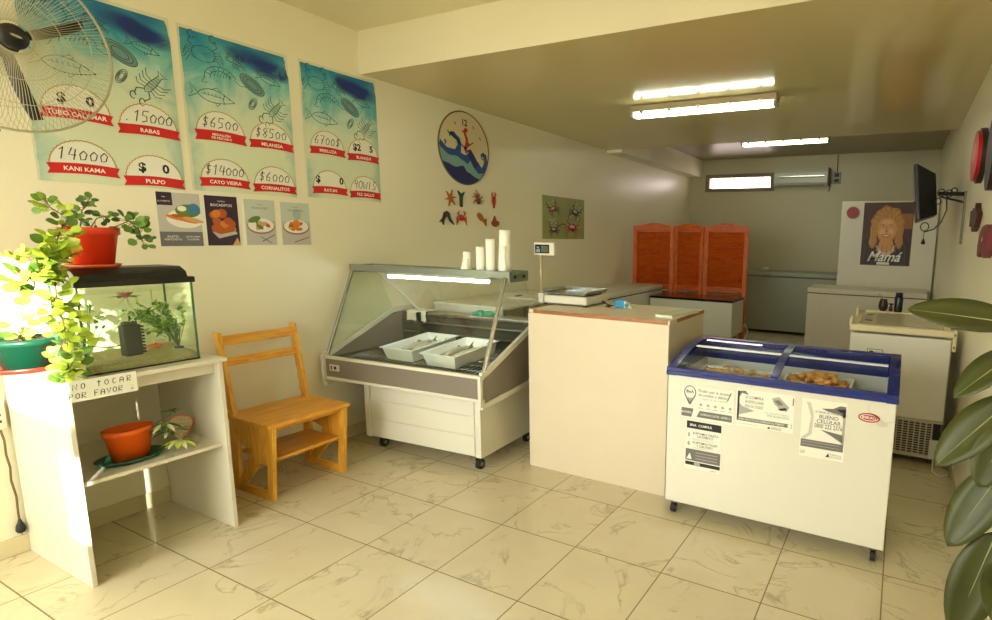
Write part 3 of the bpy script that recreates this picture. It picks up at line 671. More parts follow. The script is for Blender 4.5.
# small food posters
dk = mat('print_dark_aubergine', (52,34,52), .5); gybg = mat('print_grey', (190,186,176), .5); gy2 = mat('print_slate', (110,108,112), .5); plate = mat('print_plate', (234,230,220), .5)
org = mat('print_orange', (214,122,34), .5); brn = mat('print_brown', (176,84,30), .5); grn = mat('print_green', (96,124,52), .5); blu = mat('print_blue', (60,120,160), .5); tan = mat('print_tan', (206,160,104), .5)
def foodposter(y0, w, z0, h, kind, label):
    m_ = MB(); m_.box(.001, .0025, y0, y0+w, z0, z0+h, paper)
    a = Art((.0025, y0, z0), (0,1,0), (0,0,1), (1,0,0), m_); mg = .006
    if kind == 0:
        a.rect(mg, w-mg, mg, h-mg, gybg, 1); a.rect(mg, w-mg, mg, h*.28, gy2, 2); a.rect(mg, w*.36, h*.75, h-mg, dk, 3); a.text('~', w*.18, h*.9, .03, white_ink, 4); a.text('EL PUERTO', w*.18, h*.82, .011, white_ink, 4)
        a.ell(w*.62, h*.52, w*.42, h*.17, plate, 3); a.ell(w*.68, h*.66, w*.28, h*.12, grn, 4); a.ell(w*.82, h*.7, w*.14, h*.1, blu, 5); a.ell(w*.55, h*.70, w*.1, h*.05, plate, 6)
        for i in range(4): a.ell(w*(.42+.12*i), h*(.53-.02*i+.03*(i%2)), w*.24, h*.038, [org, brn, org, tan][i], 7+i, rot=-14)
        a.text('FILETES', w*.3, h*.19, .016, white_ink, 4); a.text('REBOZADOS', w*.3, h*.14, .014, white_ink, 4); a.text('LISTO PARA', w*.74, h*.19, .013, white_ink, 4); a.text('COCINAR', w*.74, h*.14, .013, white_ink, 4)
    elif kind == 1:
        a.rect(mg, w-mg, mg, h-mg, dk, 1); a.text('nuevos', w*.5, h*.88, .014, white_ink, 2); a.text('BOCADITOS', w*.5, h*.8, .02, white_ink, 2, .01)
        for i in range(16): a.ell(w*random.uniform(.25,.8), h*random.uniform(.28,.66), w*.14, h*.075, random.choice([brn, org, brn]), 3+i*.2, rot=random.randint(-40,40), n=12)
        a.poly([(w*.15,h*.3),(w*.35,h*.16),(w*.9,h*.25),(w*.85,h*.3),(w*.4,h*.24)], gybg, 8); a.poly([(w*.72,mg),(w*.88,h*.18),(w-mg,mg)], tan, 9)
    else:
        a.rect(mg, w-mg, mg, h-mg, gybg, 1); a.rect(mg, w-mg, h*.55, h-mg, mat('print_pale_green', (196,204,190), .5), 2); a.text('nuevas', w*.5, h*.88, .013, ink_g, 4); a.text('PORCIONES' if kind == 2 else 'CROQUETAS', w*.5, h*.8, .017, ink_g, 4)
        a.ell(w*.5, h*.42, w*.43, h*.17, mat('print_plate_rim', (160,120,108), .5), 4); a.ell(w*.5, h*.44, w*.4, h*.15, plate, 5)
        for i in range(8): a.ell(w*random.uniform(.32,.72), h*random.uniform(.38,.5), w*.12, h*.04, [tan, brn, tan, grn][i%4] if kind == 2 else [org, brn, tan][i%3], 6+i*.3, rot=random.randint(-50,50), n=12)
        if kind == 2: a.ell(w*.3, h*.56, w*.2, h*.06, grn, 9, rot=20); a.stroke([(w*.5,h*.1),(w*.9,h*.24)], .006, gy2, 9); a.stroke([(w*.45,h*.2),(w*.8,h*.06)], .005, gy2, 9)
        else: a.ell(w*.5, h*.5, w*.13, h*.09, org, 9, rot=50); a.ell(w*.55, h*.72, w*.14, h*.12, mat('print_glass', (170,186,176), .5), 3); a.stroke([(w*.4,h*.08),(w*.9,h*.2)], .006, brn, 9)
    return single('food_poster', m_, None, label, 'poster', 'small food posters below price posters')
foodposter(.195, .212, 1.393, .297, 0, 'small grey food poster of breaded fillets on a plate')
foodposter(.418, .182, 1.395, .293, 1, 'small dark food poster of fried nuggets on aubergine ground')
foodposter(.625, .190, 1.397, .285, 2, 'small pale food poster of grilled pieces with green garnish')
foodposter(.838, .200, 1.397, .280, 3, 'small pale food poster of one golden croquette on a plate')

# ------------------------------------------------------------------ wall fan
FC = V((.40, -.395, 2.20)); fa = R(8)
fan = thing('wall_fan', 'black wall fan with round wire guard in the upper left corner', 'fan', FC, fa)
# local frame: blows along +x
wire = mat('fan_wire', (186,180,150), .4, .2); dkm = mat('fan_black', (16,15,15), .4)
RF = .34
g = MB()
for side, dx in ((1, .055), (-1, -.075)):
    for i in range(150 if side > 0 else 90):
        a_ = 2*pi*i/(150 if side > 0 else 90); c_, s_ = cos(a_), sin(a_)
        g.tube([(dx, .055*c_, .055*s_), (dx*1.02, RF*.55*c_, RF*.55*s_), (dx*.8, RF*.86*c_, RF*.86*s_), (dx*.15, RF*c_, RF*s_)], .0011, wire, 4, False)
for rr, dx, tk_ in ((RF, 0, .005), (RF*.72, .052, .0014), (RF*.45, .057, .0014), (RF*.72, -.068, .0014), (.06, .056, .002)):
    g.tube([(dx, rr*cos(2*pi*i/48), rr*sin(2*pi*i/48)) for i in range(49)], tk_, wire, 6, False)
g.build('wire_guard', None, fan)
h = MB(); h.lathe((0,0,0), [(0,.015),(.028,.014),(.042,.006),(.046,0),(.046,-.01)], dkm, 28); rotm = M.Rotation(pi/2, 4, 'Y'); h.v = [rotm @ p + V((.057,0,0)) for p in h.v]
a = Art((.0755,0,0), (0,1,0), (0,0,1), (1,0,0), h); a.ell(0, 0, .02, .007, steel_dk, 0, 16, rot=-12); a.stroke([(-.014,.003),(.0,.0),(.014,-.003)], .003, white_ink, 1)
h.build('hub_cap', None, fan)
for i, an in enumerate((22, 147, 278)):
    b = MB(); vs = []; fs = []; n = 8
    for j in range(n+1):
        t = j/n; rr = .05+(.295-.05)*t; wdt = .007+.013*sin(pi*min(1,t*.7+.1)); off = R(an)+.10*t
        for q in (-1, -.33, .33, 1):
            phi = off+q*wdt/rr*1.0; vs.append((-.012+.012*q*(1-.3*t), rr*cos(phi), rr*sin(phi)))
    for j in range(n):
        for q in range(3): a0 = j*4+q; fs.append((a0, a0+1, a0+5, a0+4))
    b.add(vs, fs, dkm, True); ob = b.build('blade', None, fan); sol = ob.modifiers.new('s', 'SOLIDIFY'); sol.thickness = .003
mo = MB(); mo.lathe((0,0,0), [(0,-.13),(.05,-.125),(.06,-.10),(.06,-.03),(.03,-.02),(0,-.02)], dkm, 20); mo.v = [rotm @ V((p.x,p.y,p.z)) for p in mo.v]; mo.build('motor', None, fan)
br = MB(); br.tube([(-.10,0,0), (-.20,0,-.02), (-.30,.0,-.03), (-.385,.03,-.03)], .014, dkm, 8); br.box(-.39, -.375, -.03, .09, -.10, .04, dkm, .004); br.build('wall_bracket', None, fan)
cbm = MB(); cbm.tube([(-.14,0,-.05), (-.16,-.02,-.2), (-.15,.015,-.33), (-.18,-.03,-.42), (-.3,-.12,-.5)], .0035, dkm, 6); cbm.build('cable', None, fan)

# ------------------------------------------------------------------ clock and decals
CL = V((.0, 2.487, 1.925))
ck = thing('wall_clock', 'round wall clock painted with blue waves and a red seahorse', 'clock', CL)
RC = .307; cc = (2.487, 2.234)
def xcyl(mb, y, z, r, x0, x1, mt, n=48): mb.prism([(x0, y+r*cos(2*pi*i/n), z+r*sin(2*pi*i/n)) for i in range(n)], (x1-x0,0,0), mt)
m_ = MB(); xcyl(m_, *cc, RC, .002, .018, mat('clock_face', (214,200,158), .5)); wpart('face', m_, None, ck)
m_ = MB(); m_.tube([(.016, cc[0]+RC*cos(2*pi*i/64), cc[1]+RC*sin(2*pi*i/64)) for i in range(65)], .006, mat('clock_rim', (96,84,52), .4), 8, False); wpart('rim', m_, None, ck)
navy = mat('clock_navy', (18,30,96), .4); bl = mat('clock_blue', (28,74,142), .4); aq = mat('clock_aqua', (126,168,162), .4)
a = Art((.018, cc[0], cc[1]), (0,1,0), (0,0,1), (1,0,0)); r = RC-.004
def below(fn, mt, l):
    pts = []; n = 40
    x0 = None
    for i in range(n+1):
        x = -r+2*r*i/n; y = fn(x); lim = math.sqrt(max(0, r*r-x*x)); y = max(-lim, min(lim, y)); pts.append((x, y))
    for i in range(n, -1, -1): x = -r+2*r*i/n; pts.append((x, -math.sqrt(max(0, r*r-x*x))-1e-5))
    for i in range(n):  # quads
        a.mb.add([a.P(*pts[i], l), a.P(*pts[i+1], l), a.P(*pts[2*n+1-i-1], l), a.P(*pts[2*n+1-i], l)], [(0,1,2,3)], mt)
def pw(P):
    def f(x):
        for (xa, ya), (xb, yb) in zip(P, P[1:]):
            if x <= xb: t = max(0, (x-xa)/(xb-xa)); t = t*t*(3-2*t); return ya+(yb-ya)*t
        return P[-1][1]
    return f
below(pw([(-.31,.045),(-.20,-.02),(-.12,-.022),(-.09,.02),(-.06,-.04),(.0,-.055),(.05,-.035),(.09,-.03),(.155,-.095),(.225,-.15),(.27,-.10),(.31,-.04)]), bl, 1)
below(pw([(-.31,-.02),(-.185,-.077),(-.105,-.077),(-.025,-.106),(.03,-.13),(.06,-.10),(.10,-.16),(.16,-.20),(.22,-.225),(.31,-.24)]), aq, 3)
below(pw([(-.31,-.12),(-.235,-.142),(-.12,-.168),(-.03,-.150),(.025,-.20),(.137,-.238),(.2,-.27),(.31,-.3)]), navy, 5)
# wave crests
a.poly([(-.10,-.06),(-.085,.0),(-.10,.055),(-.145,.075),(-.19,.10),(-.175,.115),(-.12,.11),(-.065,.08),(-.045,.03),(-.055,-.05)], bl, 6); a.arc(-.145, .085, .035, .03, 20, 200, .012, navy, 7)
a.poly([(.04,-.02),(.0,-.04),(.02,-.012),(.07,.0),(.11,-.04),(.17,-.12),(.12,-.16),(.05,-.09)], navy, 6)
a.poly([(.20,-.16),(.255,-.16),(.285,-.08),(.27,-.02),(.235,-.01),(.20,-.035),(.225,-.045),(.25,-.06),(.23,-.11)], bl, 6); a.arc(.232,-.04,.03,.028,60,320,.010,navy,7)
a.poly([(.06,-.09),(.10,-.15),(.16,-.20),(.23,-.19),(.18,-.23),(.10,-.20),(.05,-.15)], aq, 7)
wpart('painted_waves', a.mb, None, ck)
a = Art((.018, cc[0], cc[1]), (0,1,0), (0,0,1), (1,0,0)); rd = mat('seahorse_red', (196,44,38), .4)
sh = [(.035,.155),(.008,.16),(-.005,.135),(.015,.10),(.028,.065),(.018,.03),(.0,.0),(.012,-.03),(.035,-.035)]
for i in range(len(sh)-1): a.stroke([sh[i], sh[i+1]], [.03,.03,.026,.032,.036,.034,.026,.016][i], rd, 8)
a.stroke([(-.005,.145),(-.035,.138)], .012, rd, 8); a.poly([(.03,.06),(.06,.045),(.03,.02)], rd, 8); a.ell(.012, .155, .021, .02, rd, 9, 14)
wpart('seahorse', a.mb, None, ck)
def CA(): return Art((.018, cc[0], cc[1]), (0,1,0), (0,0,1), (1,0,0))
a = CA(); a.text('12', .0, .215, .075, ink, 2, .03); wpart('numeral', a.mb, None, ck)
a = CA(); a.text('9', -.232, .02, .06, ink, 2, .02); wpart('numeral', a.mb, None, ck)
for an in (60, 30, 120, 150):
    a = CA(); a.stroke([(.225*cos(R(an))-.006, .225*sin(R(an))+.012), (.225*cos(R(an))+.006, .225*sin(R(an))-.012)], .010, ink, 2); wpart('hour_mark', a.mb, None, ck)
for nm, pt_, wd in (('hour_hand', (.10,.065), .012), ('minute_hand', (-.17,.10), .008)):
    m_ = MB(); m_.bar((.024, cc[0], cc[1]-.0), (.024, cc[0]+pt_[0], cc[1]+pt_[1]), .003, wd, black, (1,0,0)); wpart(nm, m_, None, ck)
m_ = MB(); xcyl(m_, *cc, .012, .018, .028, black, 16); wpart('hand_pin', m_, None, ck)

def decal(name, y, z, fn, label, cat='ornament'):
    m_ = MB(); fn(m_, y, z); return single(name, m_, None, label, cat, 'sea animal ornaments under the clock')
T_ = .014
def flatpoly(m_, y, z, pts, mt, x0=.001, t=T_): m_.prism([(x0, y+p, z+q) for p, q in pts], (t,0,0), mt)
tanm = mat('deco_orange_brown', (176,104,40), .5); dteal = mat('deco_teal', (40,66,58), .5); dbr = mat('deco_brown', (104,62,34), .5); dred = mat('deco_red', (176,44,28), .5); dgrey = mat('deco_dark', (54,46,44), .5)
def starf(m_, y, z):
    pts = []
    for i in range(12): rr = .075 if i%2 == 0 else .02; an = R(30*i+12); pts.append((rr*cos(an), rr*sin(an)))
    flatpoly(m_, y, z, pts, tanm)
decal('starfish_ornament', 2.307, 1.797, starf, 'orange starfish ornament in the upper row below the clock')
decal('whale_tail_ornament', 2.433, 1.797, lambda m_, y, z: (flatpoly(m_, y, z, [(-.014,-.065),(.012,-.065),(.016,.02),(.045,.065),(0,.045),(-.04,.07),(-.016,.02)], dteal), m_.blob((.01, y, z-.055), .018, dteal, .0, 2, (.6,1,1))), 'dark teal fish ornament standing upright beside the starfish')
def octo(m_, y, z):
    m_.blob((.012, y, z-.02), .028, dbr, .05, 2, (.5,1,1.1))
    for i, (a_, L_) in enumerate(((95,.085),(125,.075),(155,.08),(200,.08),(335,.08),(10,.065),(60,.05),(300,.06))):
        m_.tube([(.008, y, z-.01), (.01, y+L_*.5*cos(R(a_)), z+L_*.5*sin(R(a_))), (.008, y+L_*cos(R(a_+14)), z+L_*sin(R(a_+14)))], [.009,.007,.003], dbr if i%2 else tanm, 6)
decal('octopus_ornament', 2.651, 1.812, octo, 'brown octopus ornament with spread arms below the clock')
def lobs(m_, y, z):
    m_.tube([(.01,y,z+.03),(.012,y,z-.01),(.01,y,z-.06)], [.018,.016,.010], dred, 8); m_.blob((.01,y,z-.068), .018, dred, .1, 1, (.4,1,.7))
    for sg in (-1,1):
        m_.tube([(.01,y+sg*.012,z+.03),(.01,y+sg*.03,z+.045),(.01,y+sg*.016,z+.068)], [.005,.007,.006], dred, 6)
        for i in range(3): m_.tube([(.008,y,z+.02-.02*i),(.008,y+sg*.04,z+.012-.022*i)], .003, dred, 5)
decal('lobster_ornament', 2.865, 1.817, lobs, 'red lobster ornament at the end of the upper row')
decal('dolphin_ornament', 2.253, 1.625, lambda m_, y, z: flatpoly(m_, y, z, [(-.085,-.035),(-.045,.0),(-.03,.045),(.0,.06),(.03,.045),(.045,.0),(.085,-.055),(.04,-.03),(.015,.01),(-.01,.01),(-.03,-.02),(-.04,-.06),(-.055,-.03)], dgrey), 'dark leaping dolphin ornament in the lower row')
def crabd(m_, y, z):
    m_.blob((.012,y,z), .034, dred, .05, 2, (.4,1,.75))
    for sg in (-1,1):
        for i in range(4): m_.tube([(.008,y+sg*.02,z),(.012,y+sg*.05,z+.012-.016*i),(.006,y+sg*.062,z-.01-.018*i)], .0035, dred, 5)
        m_.tube([(.01,y+sg*.025,z+.015),(.01,y+sg*.048,z+.04),(.01,y+sg*.026,z+.058)], [.005,.007,.005], dred, 6)
decal('crab_ornament', 2.432, 1.632, crabd, 'red crab ornament between the dolphin and the brown fish')
fishpts = lambda s, f=1: [(f*-.05*s,.012*s),(f*-.02*s,.035*s),(f*.02*s,.025*s),(f*.05*s,-.005*s),(f*.085*s,.02*s),(f*.08*s,-.05*s),(f*.045*s,-.025*s),(f*0,-.03*s),(f*-.035*s,-.015*s)]
decal('fish_ornament', 2.678, 1.648, lambda m_, y, z: flatpoly(m_, y, z, [(q*.9+.0, p*-.0+r_+q*-.35) for q, r_, p in [(x, y2, 0) for x, y2 in fishpts(1.)]], tanm), 'orange brown fish ornament in the lower row')
decal('fish_ornament', 2.872, 1.618, lambda m_, y, z: flatpoly(m_, y, z, [(-.045,-.02),(-.02,.01),(0,.05),(.02,.01),(.045,-.005),(.06,.0),(.055,-.04),(.04,-.025),(.02,-.055),(-.02,-.045)], mat('deco_rust', (150,62,30), .5)), 'rust red fish ornament at the end of the lower row')

# picture with crabs
pc = thing('picture', 'square green print of crabs and lobsters on the left wall', 'picture', (0, 4.095, 1.455))
m_ = MB(); pg = mat('print_olive', (150,154,96), .5, var=.3, vscale=5.); m_.box(.001, .006, 3.66, 4.53, 1.455, 1.925, pg); wpart('board', m_, None, pc)
a = Art((.006, 3.66, 1.455), (0,1,0), (0,0,1), (1,0,0))
pr_ = mat('print_crab_red', (168,36,34), .5); pd = mat('print_crab_dark', (52,44,56), .5); pw = mat('print_crab_pale', (204,190,168), .5)
def pcrab(u, w, sc_, body, limb, rot):
    c, t = cos(R(rot)), sin(R(rot)); X = lambda p: [(u+(x*c-y*t)*sc_, w+(x*t+y*c)*sc_*.62) for x, y in p]
    a.poly(X([(.5*cos(2*pi*i/18)*(1+.12*sin(i*2.3)), .42*sin(2*pi*i/18)*(1+.12*cos(i*1.7))) for i in range(18)]), body, 3)
    a.poly(X([(.3*cos(2*pi*i/12)-.05, .18*sin(2*pi*i/12)+.1) for i in range(12)]), pw, 4)
    a.poly(X([(-.3,-.1),(.1,-.3),(.35,-.1),(.1,.02)]), pd, 4.5)
    for sg in (-1, 1):
        for i in range(4): a.stroke(X([(sg*.3, -.1-.08*i), (sg*(.75-.1*i), .05-.22*i), (sg*(.95-.16*i), -.25-.26*i)]), .010, limb, 2)
        a.stroke(X([(sg*.35,.25),(sg*.72,.5),(sg*.55,.9)]), .018, limb, 2.5); a.stroke(X([(sg*.55,.9),(sg*.35,1.15)]), .014, pw, 3.5); a.stroke(X([(sg*.57,.85),(sg*.72,1.15)]), .014, limb, 3.2)
pcrab(.21, .33, .13, pr_, pd, 25); pcrab(.66, .31, .14, pd, pd, -30); pcrab(.60, .13, .19, pr_, pr_, -12); pcrab(.22, .10, .12, pd, pd, 5)
a.stroke([(.3,.14),(.38,.17),(.46,.17)], .012, pd, 2); a.stroke([(.12,.22),(.2,.2),(.25,.23)], .010, pw, 2)
wpart('crab_print', a.mb, None, pc)
# ------------------------------------------------------------------ refrigerated display case
DC = V((.04, 1.03, 0)); DA = R(3.5); L_ = 1.33
DM = M.Translation(DC) @ M.Rotation(DA, 4, 'Z')
dc = thing('display_case', 'white refrigerated display case with sloped glass and fish trays', 'display case', DC, DA)
bumper = mat('bumper_grey', (126,116,106), .45); liner = mat('case_liner', (64,62,54), .35, .5); offw = mat('case_white', (216,212,196), .35, var=.02)
def P2(name, mb, mt=None, parent=None): return mb.build(name, mt, parent or dc)
m_ = MB(); m_.box(.28, 1.25, .09, .72, .10, .50, offw); 
m_.box(.28, .325, .075, .09, .10, .50, offw, .004); m_.box(1.205, 1.25, .075, .09, .10, .50, offw, .004)
for i in range(3): m_.box(.335, 1.195, .082, .09, .11+.13*i, .11+.13*i+.122, offw, .004)
P2('base_cabinet', m_)
for (x, y) in ((.34, .16), (1.19, .13), (.34, .66), (1.19, .66)):
    m_ = MB(); m_.box(x-.018, x+.018, y-.018, y+.018, .058, .10, black, .003); m_.cyl((x-.013, y+.008, .033), .033, .026, rubber, 20, 'x'); m_.cyl((x-.015, y+.008, .033), .014, .030, steel, 14, 'x'); P2('caster', m_)
# deck tub
m_ = MB(); m_.box(.02, 1.31, .03, .80, .50, .515, liner); m_.box(.02, 1.31, .70, .715, .515, .86, liner); m_.box(.02, .03, .03, .7, .515, .64, liner); m_.box(1.30, 1.31, .03, .7, .515, .64, liner); m_.box(.02, 1.31, .022, .035, .515, .655, mat('rim_bronze', (120,104,60), .4, .5))
for z in (.70, .78): m_.box(.03, 1.30, .692, .70, z, z+.02, black); m_.box(.03, 1.30, .685, .70, z+.025, z+.035, steel)
P2('inner_tub', m_)
m_ = MB(); m_.box(-.002, L_+.002, 0, .022, .49, .51, offw, .003); m_.box(-.002, L_+.002, 0, .022, .635, .655, offw, .003); P2('front_trim', m_)
m_ = MB(); m_.box(.0, L_, .004, .02, .51, .635, bumper); P2('front_bumper', m_)
m_ = MB(); m_.box(.06, .15, -.002, .004, .555, .60, offw, .003); m_.cyl((.115, -.004, .578), .012, .006, black, 14, 'y'); m_.box(.075, .085, -.004, -.002, .565, .59, black); P2('control_panel', m_)
for xx, nm in ((0., 0), (L_-.022, 1)):
    prof = [(0, .465), (0, .66), (.05, .665), (.62, .90), (.82, .905), (.82, .52)]
    m_ = MB(); 
    m_.prism([(xx+.003, y*.97+.008, .5*(z-.7)*1.9+.7 if 0 else z) for y, z in [(0.,.49),(0.,.64),(.05,.645),(.62,.875),(.80,.88),(.80,.54)]], (.016,0,0), bumper)
    P = [V((xx, y, z)) for y, z in prof]
    for i in range(6):
        A, B = P[i], P[(i+1)%6]; m_.bar(A+V((.011,0,0)), B+V((.011,0,0)), .036, .022, offw, (1,0,0), .003)
    m_.x = M(); P2('end_panel', m_)
# back service ledge
m_ = MB(); m_.box(.02, 1.31, .70, .84, .865, .885, steel, .003); m_.box(.02, 1.31, .80, .82, .515, .865, offw); P2('service_ledge', m_)
# glass
gc = glass('case_glass', (250,252,247), 1.0)
m_ = MB(); m_.prism([(.03, .035, .665), (L_-.03, .035, .665), (L_-.03, .285, 1.26), (.03, .285, 1.26)], (0,-.005,.002), gc); P2('front_glass', m_)
for xx in (.012, L_-.018):
    m_ = MB(); m_.prism([(xx, .05, .675), (xx, .29, 1.25), (xx, .47, 1.25), (xx, .62, .90)], (.005,0,0), gc); P2('side_glass', m_)
for xx in (.014, L_-.014):
    m_ = MB(); m_.bar((xx, .028, .66), (xx, .285, 1.265), .016, .022, steel, (1,0,0), .003); P2('upright', m_)
m_ = MB(); m_.bar((.05, .42, 1.24), (.22, .70, .885), .010, .014, offw, (1,0,0)); P2('strut', m_)
m_ = MB(); m_.box(.20, .225, .66, .69, .60, .885, black, .003); P2('strut', m_)
m_ = MB(); m_.box(-.005, L_+.01, .28, .47, 1.245, 1.257, gc); P2('top_glass_shelf', m_)
ts = mat('shelf_trim', (140,148,140), .3, .6)
m_ = MB(); m_.box(-.008, L_+.02, .262, .284, 1.222, 1.266, ts, .003); m_.box(-.008, L_+.02, .462, .474, 1.20, 1.262, ts, .003)
m_.box(L_+.008, L_+.020, .27, .47, 1.195, 1.262, mat('bracket_green', (110,124,112), .3), .004); m_.box(-.010, .0, .27, .47, 1.205, 1.262, MATS['bracket_green'], .004)
for y in (.32, .42): m_.cyl((L_+.020, y, 1.228), .012, .004, black, 14, 'x')
P2('top_frame', m_)
m_ = MB(); m_.box(.27, 1.16, .315, .375, 1.20, 1.222, offw, .003); th = P2('lamp_housing', m_)
tube_m = mat('tube_lit', (235,250,255), .5, emit=(225,240,255), es=14.)
m_ = MB(); m_.tube([(.29, .332, 1.190), (1.14, .332, 1.190)], .0125, tube_m, 12); P2('light_tube', m_)
# wire rack sloping up to the back
m_ = MB()
for i in range(34): x = .045+i*.0375; m_.tube([(x, .045, .600), (x, .685, .655)], .0032, steel, 5)
for i in range(8): t = i/7; m_.tube([(.035, .045+.64*t, .597+.055*t), (1.295, .045+.64*t, .597+.055*t)], .0038, steel, 5)
m_.box(.03, 1.30, .04, .05, .515, .6, steel_dk); m_.box(.03, 1.30, .68, .69, .515, .652, steel_dk)
P2('wire_rack', m_)
# trays of fish on the rack
trm = mat('tray_white', (246,247,242), .35); fsm = mat('fish_silver', (176,170,150), .3, var=.35, vscale=30.); fsd = mat('fish_back', (140,120,84), .35, var=.3, vscale=30.)
SL = math.atan2(.055, .64)
def tray_parts(w, d, h):
    m_ = MB(); t = .004; ti = .022
    def ring(z, e): return [(-w/2-e, -d/2-e, z), (w/2+e, -d/2-e, z), (w/2+e, d/2+e, z), (-w/2-e, d/2+e, z)]
    rs = [ring(0, -ti), ring(h, -.002), ring(h, .010), ring(h+.005, .010), ring(h+.005, -.006), ring(t, -ti-.004)]
    vs = [p for r_ in rs for p in r_]; fs = [(3,2,1,0)]
    for i in range(5):
        for k_ in range(4): fs.append((i*4+k_, i*4+(k_+1)%4, (i+1)*4+(k_+1)%4, (i+1)*4+k_))
    fs.append((20,21,22,23)); m_.add(vs, fs, trm); return m_
for k_, (wx, wy, lab) in enumerate(((.49, 1.475, 'white plastic tray with whole fish, left of two in the display case'), (.868, 1.475, 'white plastic tray with whole fish, right of two in the display case'))):
    lp = DM.inverted() @ V((wx, wy, 0)); z = .6015+.055*(lp.y-.045)/.64+.004
    mw = M.Translation(V((wx, wy, z))) @ M.Rotation(R(1), 4, 'Z') @ M.Rotation(SL, 4, 'X')
    tb = tray_parts(.285, .43, .085).build('fish_tray', None); tb.matrix_world = mw; tag(tb, lab, 'tray', 'fish trays in the display case')
    n = 4
    for i in range(n):
        L = .34*random.uniform(.85, 1.05); m_ = MB(); bmx = -.075+.05*i; cur = random.uniform(-.02,.02)
        prof = [(0,.004),(.04,.013),(.14,.023),(.3,.028),(.5,.026),(.7,.018),(.85,.010),(.92,.005)]
        pts = [(cur*sin(pi*t), (t-.5)*L, .004*sin(pi*t)) for t, _ in prof]
        m_.tube(pts, [r_ for _, r_ in prof], fsm if i%2 else fsd, 10)
        zz = 0; y1 = .42*L; m_.add([(-.003,y1-.005,0),(0,y1+.05,.03),(0,y1+.03,0),(0,y1+.045,-.02),(.003,y1-.005,0)], [(0,1,2,3),(4,3,2,1)], fsd)
        m_.add([(0,-.05*L,.024),(0,.02*L,.042),(0,.12*L,.026)], [(0,1,2)], fsd)
        m_.blob((.012, -.42*L, .004), .004, black, 0, 1)
        fo = m_.build('fish', None); fo.matrix_world = mw @ M.Translation(V((bmx, .0, .032 + .024*(i%2)))) @ M.Rotation(random.uniform(-.12,.12), 4, 'Z')
        tag(fo, 'whole raw silver fish lying in the %s tray of the display case' % ('left' if k_ == 0 else 'right'), 'fish', 'whole fish in the %s tray' % ('left' if k_ == 0 else 'right'))
# plastic bag rolls on top
bagm = mat('bag_roll_white', (238,236,222), .45, var=.05, bump=.5, bscale=50.)
for i, (x, y, h, r_, lab) in enumerate(((1.005, 1.41, .12, .027, 'shortest bag roll with a loose flap, first from the left on the case'), (1.112, 1.415, .155, .030, 'plastic bag roll, second from the left on the display case'), (1.190, 1.42, .205, .031, 'plastic bag roll, third from the left on the display case'), (1.298, 1.43, .262, .037, 'tallest plastic bag roll, standing last at the right end'))):
    lp = DM.inverted() @ V((x, y, 0)); 
    m_ = MB(); n = 9; prof = [(0,0)]+[(r_*(1+.05*noise.noise(V((i*5, j*.9, 0)))), h*j/n) for j in range(n+1)]+[(r_*.45,h),(r_*.4,h-.01),(0,h-.01)]
    m_.lathe((0,0,0), prof, bagm, 20); rt = thing('bag_roll', lab, 'bag roll', (x, y, 1.2575), 0, 'plastic bag rolls on display case'); m_.build('roll', None, rt)
    if i in (0, 3):
        f_ = MB(); vs = []
        for k2 in range(6):
            for j_ in range(7):
                an = R(-165+20*j_ + 6*sin(k2*2.)); t_2 = k2/5; rr_ = r_+.002+.004*abs(noise.noise(V((k2*.8, j_*.9, i))))+.020*t_2*t_2*(1 if i == 0 else .4)
                vs.append((rr_*cos(an), rr_*sin(an), h*.62*(1-t_2)+.002+.01*noise.noise(V((j_*.7, 2, i)))*(t_2 < .9)))
        f_.add(vs, [(a_*7+b_, a_*7+b_+1, a_*7+b_+8, a_*7+b_+7) for a_ in range(5) for b_ in range(6)], bagm, True); fo = f_.build('loose_flap', None, rt); so_ = fo.modifiers.new('s','SOLIDIFY'); so_.thickness = .001
# cloths on the service ledge
def drape(name, cx, cy, z, w, d, drop, mt, label, n=14):
    m_ = MB(); vs = []; 
    for i in range(n+1):
        for j in range(n+1):
            u_, v_ = i/n, j/n; x = cx+(u_-.5)*w; s_ = v_*(d+drop); wr = .006*noise.noise(V((u_*5, v_*6, 1)))
            if s_ < d: p = V((x, cy+d/2-s_, z+abs(wr)))
            else: p = V((x+wr*2, cy-d/2-.006-abs(wr), z-(s_-d)*(1-.25*abs(sin(u_*7)))))
            vs.append(p)
    fs = [(i*(n+1)+j, i*(n+1)+j+1, (i+1)*(n+1)+j+1, (i+1)*(n+1)+j) for i in range(n) for j in range(n)]
    m_.add(vs, fs, mt, True); o = single(name, m_, None, label, 'cloth'); s_ = o.modifiers.new('s','SOLIDIFY'); s_.thickness = .003; s_.offset = 1; return o
drape('cloth', .17, 1.80, .891, .20, .12, .095, mat('cloth_white', (232,228,208), .8, bump=.3), 'white cloth hanging over the steel ledge inside the display case')
tc_ = MB(); 
for i in range(5): tc_.blob((.69+.035*i, 1.83+.012*(i%2), .9+.008*(i%2)), .034, mat('cloth_teal', (32,150,116), .8, bump=.4), .5, 2, (1,.9,.5), i)
tc_.v = [V((p.x, p.y, max(p.z, .8905))) for p in tc_.v]
single('cloth', tc_, None, 'crumpled teal green cloth on the ledge behind the fish trays', 'cloth')

